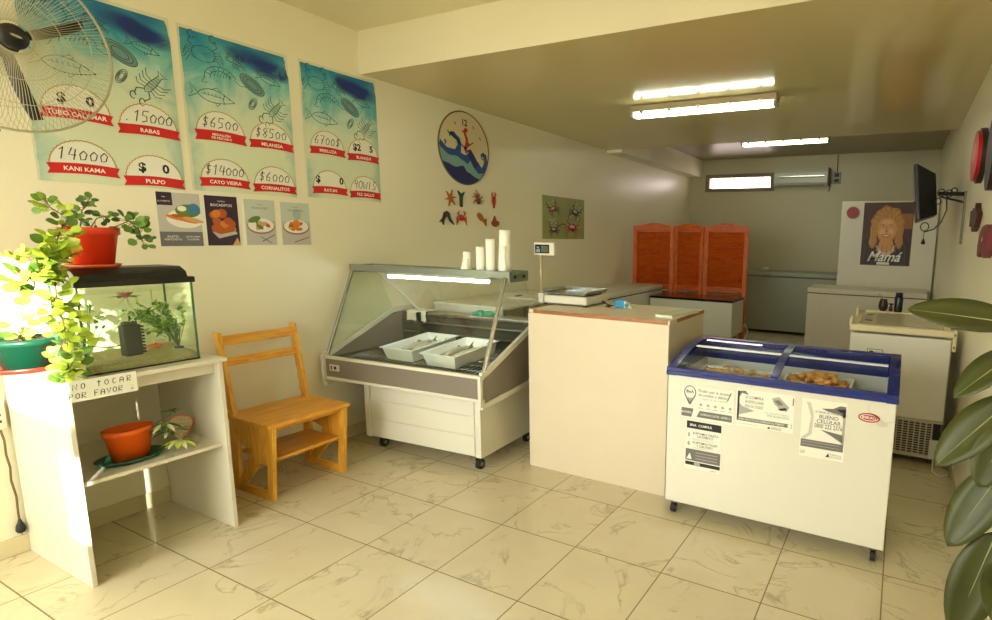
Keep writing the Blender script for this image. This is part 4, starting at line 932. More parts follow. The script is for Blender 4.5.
# ------------------------------------------------------------------ work table and freezers along the left wall
wt = thing('work_table', 'white work table along the wall behind the display case', 'table', (.40, 2.72, 0))
wpart('table_top', MB().box(.05, .78, 2.02, 3.30, .905, .93, enamel_old, .004), None, wt)
for x in (.07, .72):
    for y in (2.05, 3.22): wpart('leg', MB().box(x, x+.04, y, y+.04, 0, .905, steel), None, wt)
wpart('apron', MB().box(.06, .77, 2.03, 2.045, .80, .905, enamel_old), None, wt)
m_ = MB(); m_.box(.40, .68, 2.55, 2.95, .9305, .945, mat('cutting_board', (226,222,200), .5), .004); single('cutting_board', m_, None, 'pale cutting board lying on the white work table', 'cutting board')
m_ = MB(); m_.box(.46, .49, 2.62, 2.90, .9455, .949, steel, .001); m_.box(.462, .488, 2.58, 2.66, .9455, .958, black, .004); single('knife', m_, None, 'kitchen knife with black handle on the cutting board', 'knife')

def chest(name, label, x0, x1, y0, y1, zb, zt, lid, mt, lidm, handle=True, seal=True):
    r_ = thing(name, label, 'freezer', ((x0+x1)/2, (y0+y1)/2, 0))
    wpart('body', MB().box(x0, x1, y0, y1, zb, zt-lid-.008, mt, .010), None, r_)
    wpart('seal', MB().box(x0+.008, x1-.008, y0+.008, y1-.008, zt-lid-.010, zt-lid+.002, rubber), None, r_)
    wpart('lid', MB().box(x0-.004, x1+.004, y0-.006, y1, zt-lid, zt, lidm, .012), None, r_)
    if handle: m_ = MB(); xm = (x0*.75+x1*.25); m_.box(xm-.07, xm+.07, y0-.026, y0-.004, zt-lid-.012, zt-lid+.020, grey_pl, .005); wpart('handle', m_, None, r_)
    for x in (x0+.06, x1-.06):
        for y in (y0+.06, y1-.06):
            m_ = MB(); m_.cyl((x, y, 0), .02, zb, black, 14); wpart('foot', m_, None, r_)
    return r_
chest('chest_freezer', 'long cream chest freezer against the left wall before the wooden screen',   .03, .645, 3.50, 5.55, .06, .86, .06, enamel_old, enamel_old, False)
gfm = mat('freezer_grey', (196,196,182), .35, var=.03)
bx = thing('chest_freezer', 'white chest freezer with black glass top before the louvered wooden screen', 'freezer', (1.215, 5.33, 0))
wpart('body', MB().box(.67, 1.76, 5.07, 5.60, .30, .725, mat('freezer_front_grey', (206,206,192), .35), .008), None, bx)
wpart('lid', MB().box(.665, 1.765, 5.065, 5.605, .726, .752, mat('black_glass', (8,8,12), .12), .006), None, bx)
for x in (.72, 1.71):
    for y in (5.12, 5.55): m_ = MB(); m_.box(x-.02, x+.02, y-.02, y+.02, 0, .30, steel_dk); wpart('leg', m_, None, bx)
m_ = MB(); m_.tube([(1.762,5.5,.35),(1.82,5.48,.42),(1.86,5.5,.32),(1.80,5.53,.2),(1.79,5.5,.05),(1.88,5.4,.006)], .006, enamel, 6); wpart('cable', m_, None, bx)
# folding louvered screen
fs_ = thing('folding_screen', 'orange louvered wooden folding screen of three arched panels', 'screen', (.92, 5.75, 0))
pts = [(.11, 5.70), (.70, 5.79), (1.15, 5.73), (1.735, 5.80)]
for i in range(3):
    A, B = V((*pts[i], 0)), V((*pts[i+1], 0)); d_ = (B-A); W_ = d_.length-.008; d_.normalize(); n_ = V((-d_.y, d_.x, 0))
    mt4 = M((d_, n_, V((0,0,1)))).transposed().to_4x4(); mt4.translation = A+d_*.004
    H_ = 1.68; m_ = MB(); m_.x = mt4
    for x in (0, W_-.055): m_.box(x, x+.055, -.012, .012, .0, H_-.03, orange_w, .004)
    for z in (.06, .78): m_.box(.055, W_-.055, -.010, .010, z, z+.07, orange_x, .003)
    top = [(.0, -.010, H_-.10), (W_, -.010, H_-.10), (W_, -.010, H_-.03)]+[(W_*(1-t/12), -.010, H_-.03+.04*sin(pi*t/12)**2) for t in range(1, 12)]+[(0, -.010, H_-.03)]
    m_.prism(top, (0,.020,0), orange_x)
    fr = m_.build('screen_panel', None, None); fr.parent = fs_; fr.matrix_parent_inverse = fs_.matrix_world.inverted() if 0 else M.Translation(-V(fs_.location))
    s_ = MB(); s_.x = mt4; z = .14
    while z < H_-.11:
        if not (.76 < z < .86): s_.cube_at(M.Translation((W_/2, 0, z)) @ M.Rotation(R(38), 4, 'X'), W_-.108, .004, .026, orange_x)
        z += .0195
    lo = s_.build('slats', None, fr)
m_ = MB(); 
for (i, z) in ((1, .4), (1, 1.2), (2, .4), (2, 1.2)): m_.cyl((pts[i][0], pts[i][1]-.014, z), .008, .07, steel_dk, 10)
wpart('hinge', m_, None, fs_)
m_ = MB(); m_.blob((1.64, 5.775, .95), .014, mat('knob_wood', (120,40,14), .4), 0, 2); wpart('knob', m_, None, fs_)
chest('chest_freezer', 'long grey chest freezer against the back wall below the window', 1.20, 2.95, 7.42, 8.10, .05, .985, .07, mat('freezer_dim', (150,152,132), .4), MATS['freezer_dim'])
chest('chest_freezer', 'beige chest freezer in the back right corner below the portrait', 2.44, 3.87, 6.30, 6.93, .05, .865, .07, mat('freezer_beige', (214,206,186), .4), MATS['freezer_beige'], False)

# ------------------------------------------------------------------ counter, scale
ct = thing('counter', 'tall cream counter with wood-edged top holding the scale', 'counter', (1.94, 1.73, 0))
wpart('front_panel', MB().box(1.462, 2.42, 1.440, 1.458, 0, 1.010, cream, .002), None, ct)
for x in (1.462, 2.402): wpart('side_panel', MB().box(x, x+.018, 1.459, 2.03, 0, 1.010, cream, .002), None, ct)
wpart('shelf', MB().box(1.481, 2.401, 1.46, 2.03, .5, .518, cream), None, ct)
m_ = MB(); m_.box(1.462, 2.42, 1.448, 2.04, 1.0105, 1.032, cream); eg = wood('edge_brown', (140,84,40), (164,104,52)); m_.box(1.50, 2.408, 1.4425, 1.448, 1.0105, 1.032, eg); m_.box(2.42, 2.4225, 1.56, 2.03, 1.0105, 1.032, eg); wpart('counter_top', m_, None, ct)
sl = thing('scale', 'white digital scale with steel platter and display on a pole', 'scale', (1.56, 1.84, 1.0325))
m_ = MB(); m_.box(1.375, 1.735, 1.695, 1.99, 1.043, 1.098, offw, .010)
for x in (1.39, 1.70):
    for y in (1.71, 1.96): m_.cyl((x+.01, y+.01, 1.0325), .014, .011, black, 12)
wpart('body', m_, None, sl)
m_ = MB(); m_.box(1.39, 1.72, 1.70, 1.985, 1.108, 1.114, steel, .002); m_.box(1.41, 1.70, 1.72, 1.96, 1.098, 1.108, black)
m_.prism([(1.39,1.70,1.114),(1.37,1.70,1.132),(1.373,1.70,1.134),(1.396,1.70,1.118)], (0,.285,0), steel); m_.prism([(1.72,1.70,1.114),(1.74,1.70,1.132),(1.737,1.70,1.134),(1.714,1.70,1.118)], (0,.285,0), steel); m_.box(1.39, 1.72, 1.982, 1.985, 1.114, 1.134, steel)
wpart('platter', m_, None, sl)
m_ = MB(); m_.box(1.372, 1.408, 1.672, 1.694, 1.045, 1.11, offw, .005); m_.tube([(1.39, 1.683, 1.10), (1.39, 1.683, 1.362)], .009, mat('pole_beige', (196,180,144), .3, .4), 12); wpart('pole', m_, None, sl)
m_ = MB(); m_.box(1.345, 1.505, 1.665, 1.70, 1.360, 1.446, offw, .008); dsp = wpart('display', m_, None, sl)
a = Art((1.345, 1.665, 1.360), (1,0,0), (0,0,1), (0,-1,0)); a.rect(.012, .125, .014, .072, mat('lcd_dark', (22,30,48), .2), 1); a.rect(.06, .118, .022, .064, mat('lcd_olive', (84,92,70), .2), 2); a.rect(.018, .05, .020, .042, mat('lcd_blue', (120,150,176), .3), 2); a.text('SCALE' if 0 else 'kg', .033, .055, .018, white_ink, 3)
wpart('screen', a.mb, None, sl, dsp)
blm = mat('pouch_blue', (24,140,196), .4)
tg = thing('tape_dispenser', 'bright blue tape dispenser lying on the cream counter', 'tape dispenser', (1.94, 1.82, 1.0325))
m_ = MB(); m_.box(1.885, 1.955, 1.80, 1.83, 1.0325, 1.085, blm, .008); m_.prism([(1.955,1.80,1.034),(2.01,1.80,1.034),(1.99,1.80,1.062),(1.955,1.80,1.082)], (0,.03,0), mat('clear_plastic', (206,214,206), .2)); wpart('body', m_, None, tg)
m_ = MB(); m_.cyl((1.975, 1.798, 1.052), .016, .034, mat('tape_teal', (60,120,120), .4), 16, 'y'); wpart('roll', m_, None, tg)
m_ = MB(); m_.tube([(1.74,1.90,1.06),(1.80,1.87,1.038),(1.84,1.86,1.038),(1.82,1.80,1.038),(1.86,1.78,1.037)], .004, black, 6); wpart('cord', m_, None, sl)
m_ = MB(); m_.x = M.Translation((2.362,1.72,1.0325)) @ M.Rotation(R(-8), 4, 'Z'); m_.box(-.055,.055,-.17,.17,0,.014, mat('pad_white', (226,222,200), .6)); m_.box(-.056,.056,-.171,.171,.0145,.0165, mat('pad_cover', (176,192,170), .5)); m_.x = M(); single('notepad', m_, None, 'thin notepad with pale green cover on the counter corner', 'notepad')

# ------------------------------------------------------------------ blue topped display freezer
fz = thing('display_freezer', 'white ice cream style freezer with blue rim and sliding glass lids', 'freezer', (3.035, 1.55, 0))
X0, X1, Y0, Y1_, ZB, ZT = 2.49, 3.583, 1.272, 1.83, .075, .785
fw = mat('freezer_white', (222,218,204), .22, coat=.3, var=.01); innr = mat('freezer_inner', (214,216,206), .4); blue = mat('freezer_blue', (10,36,118), .25, coat=.4, var=.03)
m_ = MB(); t = .045
m_.box(X0, X1, Y0, Y0+t, ZB, ZT, fw, .006); m_.box(X0, X1, Y1_-t, Y1_, ZB, ZT, fw, .006); m_.box(X0, X0+t, Y0+.01, Y1_-.01, ZB, ZT, fw, .006); m_.box(X1-t, X1, Y0+.01, Y1_-.01, ZB, ZT, fw, .006); m_.box(X0+.01, X1-.01, Y0+.01, Y1_-.01, ZB, .12, fw)
wpart('body', m_, None, fz)
m_ = MB(); m_.box(X0+t, X1-t, Y0+t, Y1_-t, .40, .41, innr)
for a_ in ((X0+t, X1-t, Y0+t, Y0+t+.004), (X0+t, X1-t, Y1_-t-.004, Y1_-t), (X0+t, X0+t+.004, Y0+t, Y1_-t), (X1-t-.004, X1-t, Y0+t, Y1_-t)): m_.box(a_[0], a_[1], a_[2], a_[3], .40, ZT, innr)
wpart('inner_liner', m_, None, fz)
def zt(y): 
    q = min(1, max(0, (y-Y0)/(Y1_-Y0))); return .818+.082*sin(pi/2*min(1, q*1.15))**.9
YS = [Y0-.006+(Y1_-Y0+.010)*i/14 for i in range(15)]
def cheek(x, w):
    m_ = MB(); m_.prism([(x, YS[0], ZT-.006), *[(x, y, zt(y)) for y in YS], (x, YS[-1], ZT-.006)], (w,0,0), blue); return m_
m_ = cheek(X0-.006, .05); c2 = cheek(X1-.044, .05); m_.add(c2.v, c2.f, blue); mid = MB()
ym = (X0+X1)/2
mid.prism([(ym-.017, YS[0]+.03, ZT+.0), *[(ym-.017, y, zt(y)+.001) for y in YS[1:-1]], (ym-.017, YS[-2], ZT+.03)], (.034,0,0), blue) if 0 else None
pv = [(ym-.02, y, zt(y)+.002) for y in YS[1:]]+[(ym-.02, y, zt(y)-.012) for y in YS[1:][::-1]]
m_.prism(pv, (.04,0,0), blue)
m_.box(X0+.04, X1-.04, YS[0], YS[0]+.032, ZT-.006, .820, blue, .005); m_.box(X0+.04, X1-.04, Y1_-.055, Y1_+.004, ZT-.006, zt(Y1_)-.0, blue, .005)
m_.box(X0-.008, X1+.008, YS[0]-.004, YS[0]+.01, ZT-.004, ZT+.016, blue, .004)
wpart('rim', m_, None, fz)
lg = glass('lid_glass', (246,248,250), .35)
for i, (xa, xb) in enumerate(((X0+.05, ym-.02), (ym+.02, X1-.05))):
    for (ya, yb, dz, nm) in ((Y0+.026, 1.60, -.010, 'a'), (1.57, Y1_-.05, -.004, 'b')):
        m_ = MB(); ys = [ya+(yb-ya)*j/6 for j in range(7)]
        m_.prism([(xa, y, zt(y)+dz) for y in ys]+[(xa, y, zt(y)+dz-.003) for y in ys[::-1]], (xb-xa,0,0), lg); p = wpart('sliding_lid', m_, None, fz)
        m_ = MB(); ye = yb if nm == 'a' else ya; m_.bar((xa, ye, zt(ye)+dz+.002), (xb, ye, zt(ye)+dz+.002), .009, .007, mat('alu_white', (226,228,226), .3, .2), (0,0,1)); wpart('edge_strip', m_, None, fz, p)
        if nm == 'a': m_ = MB(); yh = Y0+.052; m_.bar((xa+.02, yh+.10*0, zt(yh)+dz+.003), (xb-.1, yh, zt(yh)+dz+.003), .006, .006, MATS['alu_white'], (0,0,1))
for (x, y) in ((2.53, 1.315), (3.54, 1.315), (2.53, 1.78), (3.54, 1.78)):
    m_ = MB(); m_.box(x-.018, x+.018, y-.015, y+.02, .052, .0755, steel_dk, .003); m_.cyl((x-.012, y-.008, .026), .026, .024, rubber, 20, 'x'); m_.cyl((x-.0135, y-.008, .026), .011, .027, steel, 12, 'x'); wpart('caster', m_, None, fz)
a = Art((3.475, Y0, .700), (1,0,0), (0,0,1), (0,-1,0)); a.ell(0, 0, .045, .021, mat('badge_white', (230,226,214), .4), 1); a.arc(0, 0, .043, .019, 0, 360, .006, mat('badge_red', (168,20,40), .4), 2, 28); a.ell(0, 0, .034, .012, MATS['badge_red'], 3); a.text('INELRO', 0, 0, .017, white_ink, 4, .02); wpart('badge', a.mb, None, fz)
# peeled sticker remnants
a = Art((3.5, Y0, .70), (1,0,0), (0,0,1), (0,-1,0)); gl_ = mat('glue_mark', (206,198,174), .6); a.stroke([(-.03,.06),(-.028,.03),(.0,.012),(.03,-.01),(.05,-.012),(.075,-.004)], .006, gl_, 1); a.ell(.03,-.022,.025,.012,gl_,1); wpart('glue_mark', a.mb, None, fz)
# trays of nuggets inside
nug_a = mat('nugget_orange', (232,168,88), .7, var=.3, vscale=50., bump=.5, bscale=150.); nug_b = mat('nugget_pale', (216,176,112), .7, var=.2, vscale=50., bump=.5, bscale=150.)
def food_tray(x0, x1, y0, y1, z0, h, label):
    m_ = MB(); t = .004; m_.box(x0, x1, y0, y1, z0, z0+t, trm)
    for a_ in ((x0, x1, y0, y0+t), (x0, x1, y1-t, y1), (x0, x0+t, y0+t, y1-t), (x1-t, x1, y0+t, y1-t)): m_.box(a_[0], a_[1], a_[2], a_[3], z0+t, z0+h, trm)
    for a_ in ((x0-.008, x1+.008, y0-.008, y0), (x0-.008, x1+.008, y1, y1+.008), (x0-.008, x0, y0, y1), (x1, x1+.008, y0, y1)): m_.box(a_[0], a_[1], a_[2], a_[3], z0+h-.004, z0+h, trm)
    single('food_tray', m_, None, label, 'tray', 'nugget trays inside the display freezer')
    return x0, x1, y0, y1, z0+h
TA = food_tray(2.60, 2.985, 1.325, 1.60, .70, .075, 'white tray of pale breaded pieces under the left glass lid')
TB = food_tray(3.055, 3.37, 1.325, 1.66, .70, .075, 'white tray heaped with orange nuggets under the right glass lid')
m_ = MB(); m_.box(2.58, 3.50, 1.32, 1.775, .4105, .6995, mat('carton_pale', (196,188,164), .7), .004); single('carton', m_, None, 'pale carton packed below the nugget trays in the freezer', 'carton')
def heap(T, n, mt, grp, label, top):
    pr_ = []
    for i in range(6):
        m_ = MB(); m_.blob((0,0,0), .021, mt, .35, 2, (1.15,.8,.62), i+1, 1.6); pr_.append(m_)
    me = [None]*6
    for i in range(n):
        x = random.uniform(T[0]+.028, T[1]-.028); y = random.uniform(T[2]+.028, T[3]-.028); u_ = (x-T[0])/(T[1]-T[0]); v_ = (y-T[2])/(T[3]-T[2])
        z = T[4]-.035+(top)*(i/n)*(.55+.45*sin(pi*u_)**.5*sin(pi*v_)**.4); z = min(z, zt(y)-.034)
        k_ = i%6
        if me[k_] is None: o = pr_[k_].build('nugget', None); me[k_] = o.data
        else: o = bpy.data.objects.new('nugget', me[k_]); col.objects.link(o)
        o.location = (x, y, z); o.rotation_euler = (random.uniform(-.4,.4), random.uniform(-.4,.4), random.uniform(0,6.28)); tag(o, label, 'nugget', grp)
heap(TA, 100, nug_b, 'pale breaded pieces in the left tray', 'pale breaded piece in the left freezer tray', .05)
heap(TB, 130, nug_a, 'orange nuggets in the right tray', 'orange breaded nugget in the right freezer tray', .075)
# leaflets
def leaflet(x0, z0, w, h, fn, label, rz=0):
    m_ = MB(); m_.box(x0, x0+w, Y0-.0012, Y0-.0002, z0, z0+h, paper); a = Art((x0, Y0-.0012, z0), (1,0,0), (0,0,1), (0,-1,0), m_, .0003); fn(a, w, h)
    single('leaflet', m_, None, label, 'leaflet', 'leaflets stuck on the freezer front')
def lf1(a, w, h):
    a.arc(w*.16, h*.78, w*.11, h*.19, -25, 205, .006, ink_g, 1); a.stroke([(w*.06,h*.70),(w*.16,h*.42)], .007, ink_g, 1); a.stroke([(w*.26,h*.70),(w*.16,h*.42)], .007, ink_g, 1); a.poly([(w*.08,h*.62),(w*.24,h*.62),(w*.16,h*.42)], ink_lg, 1); a.text('BnA', w*.16, h*.80, .024, ink, 2, .02)
    a.text('Podés usar la tarjeta', w*.62, h*.86, .021, ink_g, 2, .01, .2, maxw=w*.6); a.text('de crédito o débito', w*.6, h*.74, .021, ink_g, 2, .01, .2, maxw=w*.55); a.text('y pagar en tus compras', w*.62, h*.64, .017, ink_lg, 2, 0, .2, maxw=w*.52)
    for i in range(5): a.ell(w*(.38+.14*i), h*.45, .008, .008, ink_lg, 1, 12); a.rect(w*(.34+.14*i), w*(.42+.14*i), h*.34, h*.36, ink_lg, 1)
    a.poly([(w*.0,h*.04),(w*.2,h*.04),(w*.24,h*.3),(w*.0,h*.3)], ink_g, 1); a.text('AHORA', w*.10, h*.17, .016, white_ink, 2)
    a.poly([(w*.30,h*.06),(w*.98,h*.06),(w*.98,h*.26),(w*.36,h*.26)], ink_g, 1); a.text('COMPRÁ EN CUOTAS   AHORA 12', w*.66, h*.16, .016, white_ink, 2, maxw=w*.58); a.stroke([(w*.95,h*.92),(w*.88,h*.66)], .006, ink_g, 1)
def lf2(a, w, h):
    a.rect(.006, w-.004, h*.83, h*.98, ink, 1); a.text('BNA  COMPRÁ', w*.42, h*.90, .018, white_ink, 2, .01); a.text('ACEPTAMOS TARJETA', w*.55, h*.74, .017, ink, 1, .01, maxw=w*.7); a.text('DE DÉBITO', w*.55, h*.68, .017, ink, 1, .01)
    for i in range(3): a.rect(w*.2, w*(.9-.1*i), h*(.63-.015*i), h*(.634-.015*i), ink_lg, 1)
    a.text('ACEPTAMOS TICKET', w*.55, h*.55, .017, ink, 1, .01, maxw=w*.7); a.text('Y DELIVERY', w*.55, h*.49, .017, ink, 1, .01)
    for i in range(2): a.rect(w*.2, w*(.8-.1*i), h*(.45-.015*i), h*(.454-.015*i), ink_lg, 1)
    for z in (.70, .52): a.ell(w*.1, h*z, .007, .012, ink_lg, 1, 12)
    a.rect(.004, w-.004, h*.17, h*.41, ink_g, 1); 
    for i in range(3): a.rect(w*.3, w*.9, h*(.22+.06*i), h*(.235+.06*i), ink_lg, 2)
    a.poly([(.01,h*.2),(w*.2,h*.2),(w*.14,h*.33)], paper, 2); a.rect(.004, w-.004, h*.08, h*.15, ink, 1); a.ell(w*.35, h*.115, .017, .012, ink_lg, 2); a.text('gob.ar', w*.8, h*.035, .012, ink_g, 1)
def lf3(a, w, h):
    a.rect(.006, .016, h*.18, h*.95, ink, 1); a.rect(.006, w*.98, h*.14, h*.24, ink_g, 1); a.text('LÍNEA GRATUITA DE ATENCIÓN AL PÚBLICO', w*.45, h*.19, .014, white_ink, 2, maxw=w*.8); a.ell(w*.94, h*.19, .010, .010, paper, 2, 14)
    a.poly([(.016,h*.95),(w*.16,h*.97),(w*.22,h*.86),(w*.1,h*.9),(w*.06,h*.8),(.016,h*.78)], ink_g, 1); a.poly([(.016,h*.3),(w*.33,h*.45),(w*.1,h*.55),(.016,h*.62)], ink_lg, 1)
    for i, s_ in enumerate(('SI COMPRA', 'EN ESTE LUGAR', 'PIDA SU TICKET')): a.text(s_, w*.32, h*(.80-.12*i), .020, ink_g, 2, .01, maxw=w*.32)
    a.poly([(w*.62,h*.86),(w*.74,h*.92),(w*.92,h*.68),(w*.88,h*.56),(w*.78,h*.58),(w*.66,h*.72)], ink_lg, 1); a.poly([(w*.66,h*.8),(w*.74,h*.84),(w*.82,h*.72),(w*.74,h*.70)], ink_g, 2); a.poly([(w*.72,h*.6),(w*.78,h*.56),(w*.88,h*.6),(w*.86,h*.66)], ink, 2); a.rect(w*.97, w*.99, h*.74, h*.94, ink_g, 1)
    a.text('tu compra segura', w*.72, h*.46, .016, ink_lg, 2, maxw=w*.4); a.text('FISCALIZACIÓN', w*.74, h*.38, .015, ink_g, 2, maxw=w*.36); a.poly([(w*.56,h*.03),(w*.6,h*.1),(w*.62,h*.03)], ink, 1); a.text('AGENCIA', w*.72, h*.08, .012, ink_g, 1); a.text('FEDERAL', w*.72, h*.04, .012, ink_g, 1); a.rect(w*.05, w*.4, h*.06, h*.07, ink_lg, 1)
def lf4(a, w, h):
    a.poly([(w*.45,h*.86),(w*.7,h*.88),(w*.85,h*.94),(w*.98,h*.94),(w*.98,h*.74),(w*.85,h*.8),(w*.6,h*.82)], ink_g, 1); a.poly([(w*.78,h*.88),(w*.98,h*.9),(w*.98,h*.82),(w*.85,h*.84)], ink, 2)
    for i, (s_, f_) in enumerate((('si tiene un reclamo', .016), ('BUENO', .026), ('JUGUETE' if 0 else 'CELULAR', .026), ('0800 222 2376', .030))): a.text(s_, w*.62, h*(.80-.08*i), f_, ink_g, 3, .012, maxw=w*.62)
    a.poly([(w*.45,h*.50),(w*.95,h*.46),(w*.95,h*.32),(w*.7,h*.42)], ink_g, 1); a.rect(w*.93, w*.99, h*.3, h*.9, ink_lg, 1); a.rect(.004, w*.98, h*.17, h*.30, ink_g, 1)
    a.rect(w*.05, w*.9, h*.26, h*.27, ink_lg, 2); a.rect(w*.05, w*.9, h*.21, h*.22, ink_lg, 2); a.poly([(w*.02,h*.32),(w*.18,h*.42),(w*.22,h*.7),(w*.1,h*.95),(w*.2,h*.93),(w*.28,h*.75),(w*.26,h*.4),(w*.1,h*.30)], mat('crease_grey', (198,194,180), .6), 1)
    a.text('9 de', w*.08, h*.10, .012, ink_g, 1); a.text('2021', w*.08, h*.065, .014, ink, 1); a.poly([(w*.6,h*.05),(w*.67,h*.12),(w*.69,h*.05)], ink, 1); a.text('AGENCIA', w*.82, h*.10, .012, ink_g, 1); a.text('RECAUDACIÓN', w*.83, h*.06, .012, ink_g, 1, maxw=w*.26)
leaflet(2.572, .560, .277, .178, lf1, 'wide leaflet with a map-pin drawing on the freezer front')
leaflet(2.598, .283, .198, .268, lf2, 'tall leaflet with dark bands below the map-pin leaflet')
leaflet(2.862, .565, .283, .188, lf3, 'wide leaflet showing a card machine on the freezer front')
leaflet(3.180, .466, .200, .286, lf4, 'creased tall leaflet with a phone number, nearest the badge')

# ------------------------------------------------------------------ white freezer by the right wall
wz = thing('chest_freezer', 'white freezer with metal grille base by the right wall', 'freezer', (3.58, 3.15, 0))
WX0, WX1, WY0, WY1 = 3.268, 3.885, 2.69, 3.62
creamrim = mat('rim_cream', (224,212,170), .35)
wpart('body', MB().box(WX0, WX1, WY0, WY1, .31, .8655, enamel, .01), None, wz)
wpart('machine_base', MB().box(WX0+.01, WX1-.01, WY0+.02, WY1, .04, .309, mat('base_dark', (40,38,34), .7)), None, wz)
m_ = MB(); gm_ = mat('grille_metal', (196,190,172), .4, .3)
for i in range(16): x = WX0+.02+i*.0355; m_.box(x, x+.008, WY0+.006, WY0+.012, .06, .30, gm_)
for i in range(14): z = .065+i*.017; m_.box(WX0+.01, WX1-.06, WY0+.010, WY0+.015, z, z+.005, gm_)
m_.box(WX0, WX1, WY0+.004, WY0+.018, .045, .065, gm_); m_.box(WX0, WX1, WY0+.004, WY0+.018, .295, .31, gm_); m_.box(WX1-.07, WX1, WY0+.0, WY0+.018, .045, .18, enamel, .003)
wpart('grille', m_, None, wz)
m_ = MB(); m_.box(WX0-.006, WX1+.012, WY0-.014, WY0+.05, .880, .925, creamrim, .010); m_.box(WX0, WX0+.045, WY0+.05, WY1, .866, .918, creamrim, .008); m_.box(WX1-.045, WX1, WY0+.05, WY1, .866, .918, creamrim, .008); m_.box(WX0+.045, WX1-.045, WY1-.05, WY1, .866, .925, creamrim, .008); wpart('lid_frame', m_, None, wz)
wpart('lid', MB().box(WX0+.046, WX1-.046, WY0+.051, WY1-.051, .868, .915, mat('lid_beige', (204,196,164), .25, coat=.3), .004), None, wz)
m_ = MB()
for y in (3.0, 3.35): m_.box(WX0+.075, WX0+.125, y, y+.03, .915, .919, black)
wpart('slot', m_, None, wz)
for x, y in ((WX0-.012, 2.80), (WX0-.012, 3.42), (WX1+.004, 3.32)):
    m_ = MB(); m_.box(x-.006, x+.014, y, y+.10, .885, .955, creamrim, .008); wpart('hinge', m_, None, wz)
m_ = MB(); m_.box(WX1+.002, WX1+.026, WY0-.004, WY0+.05, .79, .93, creamrim, .006); m_.cyl((WX1+.014, WY0-.008, .90), .006, .004, black, 10, 'y'); m_.cyl((WX1+.014, WY0-.008, .82), .006, .004, black, 10, 'y'); wpart('hinge', m_, None, wz)
a = Art((3.385, WY0, .700), (1,0,0), (0,0,1), (0,-1,0)); a.rect(0, .10, 0, .062, ink, 1); a.rect(.004, .096, .004, .058, paper, 2); a.ell(.028, .033, .018, .018, ink, 3); a.text('FREEZER', .07, .045, .013, ink_g, 3, maxw=.045); a.text('CLASE A', .07, .028, .013, ink_g, 3, maxw=.045); a.text('220V', .07, .014, .011, ink_g, 3); wpart('rating_label', a.mb, None, wz)
for x in (WX0+.05, WX1-.05):
    for y in (WY0+.06, WY1-.06): m_ = MB(); m_.cyl((x, y, 0), .02, .04, black, 12); wpart('foot', m_, None, wz)
m_ = MB(); m_.tube([(3.86,2.66,.14),(3.84,2.61,.06),(3.84,2.56,.010),(3.88,2.52,.006),(3.925,2.55,.006),(3.935,2.62,.006),(3.90,2.68,.006)], .005, enamel, 8); wpart('cord', m_, None, wz)
# things on the freezer
mg = thing('mate_gourd', 'dark mate gourd with metal straw on the white freezer', 'cup', (3.442, 3.59, .9255))
wpart('gourd', MB().lathe((3.442,3.59,.9255), [(0,0),(.022,0),(.034,.02),(.037,.045),(.033,.07),(.027,.088),(.029,.096),(.024,.096),(.02,.07),(0,.06)], mat('gourd_dark', (38,24,18), .4), 20), None, mg)
wpart('straw', MB().tube([(3.445,3.59,1.0),(3.42,3.585,1.05),(3.405,3.583,1.062)], .003, steel, 8), None, mg)
th_ = thing('thermos', 'black cylindrical thermos standing on the white freezer', 'thermos', (3.555, 3.59, .9255))
wpart('body', MB().lathe((3.555,3.59,.9255), [(0,0),(.03,0),(.032,.006),(.032,.115),(.028,.125),(0,.125)], mat('thermos_black', (20,20,24), .3), 24), None, th_)
wpart('cap', MB().lathe((3.555,3.59,1.0505), [(0,0),(.027,0),(.027,.026),(.022,.03),(0,.03)], black, 20), None, th_)
m_ = MB(); m_.lathe((3.50,3.595,.9255), [(0,0),(.014,0),(.016,.03),(.009,.04),(.009,.052),(.02,.055),(.02,.063),(0,.063)], mat('jar_dark', (60,50,40), .4), 16); single('sugar_jar', m_, None, 'small stoppered jar between the gourd and the thermos', 'jar')

# ------------------------------------------------------------------ back wall things
wbd = thing('panel_board', 'tall white panel standing behind the beige corner freezer', 'panel', (3.32, 6.985, 0)); wpart('board', MB().box(2.735, 3.93, 6.975, 6.995, .0, 2.035, mat('board_white', (222,216,198), .5), .002), None, wbd)
po = thing('portrait_poster', 'portrait poster of a smiling woman with blonde hair', 'poster', (3.335, 6.973, 1.165))
m_ = MB(); m_.box(3.025, 3.645, 6.971, 6.9742, 1.165, 2.015, mat('portrait_brown', (72,34,20), .5, var=.3, vscale=4.)); wpart('sheet', m_, None, po)
a = Art((3.025, 6.971, 1.165), (1,0,0), (0,0,1), (0,-1,0)); skin = mat('portrait_skin', (214,150,84), .5); skin2 = mat('portrait_skin_pale', (228,172,110), .5); hair = mat('portrait_hair', (190,134,56), .5, var=.35, vscale=18.); hair2 = mat('portrait_hair_dark', (168,114,46), .5, var=.3, vscale=18.); cld = mat('portrait_coat', (46,30,26), .5, var=.5, vscale=14.)
a.rect(.45, .61, .50, .70, mat('portrait_bg_amber', (150,92,36), .5, var=.3), 1)
a.poly([(.02,.03),(.6,.03),(.60,.30),(.50,.40),(.14,.40),(.03,.33)], cld, 2)

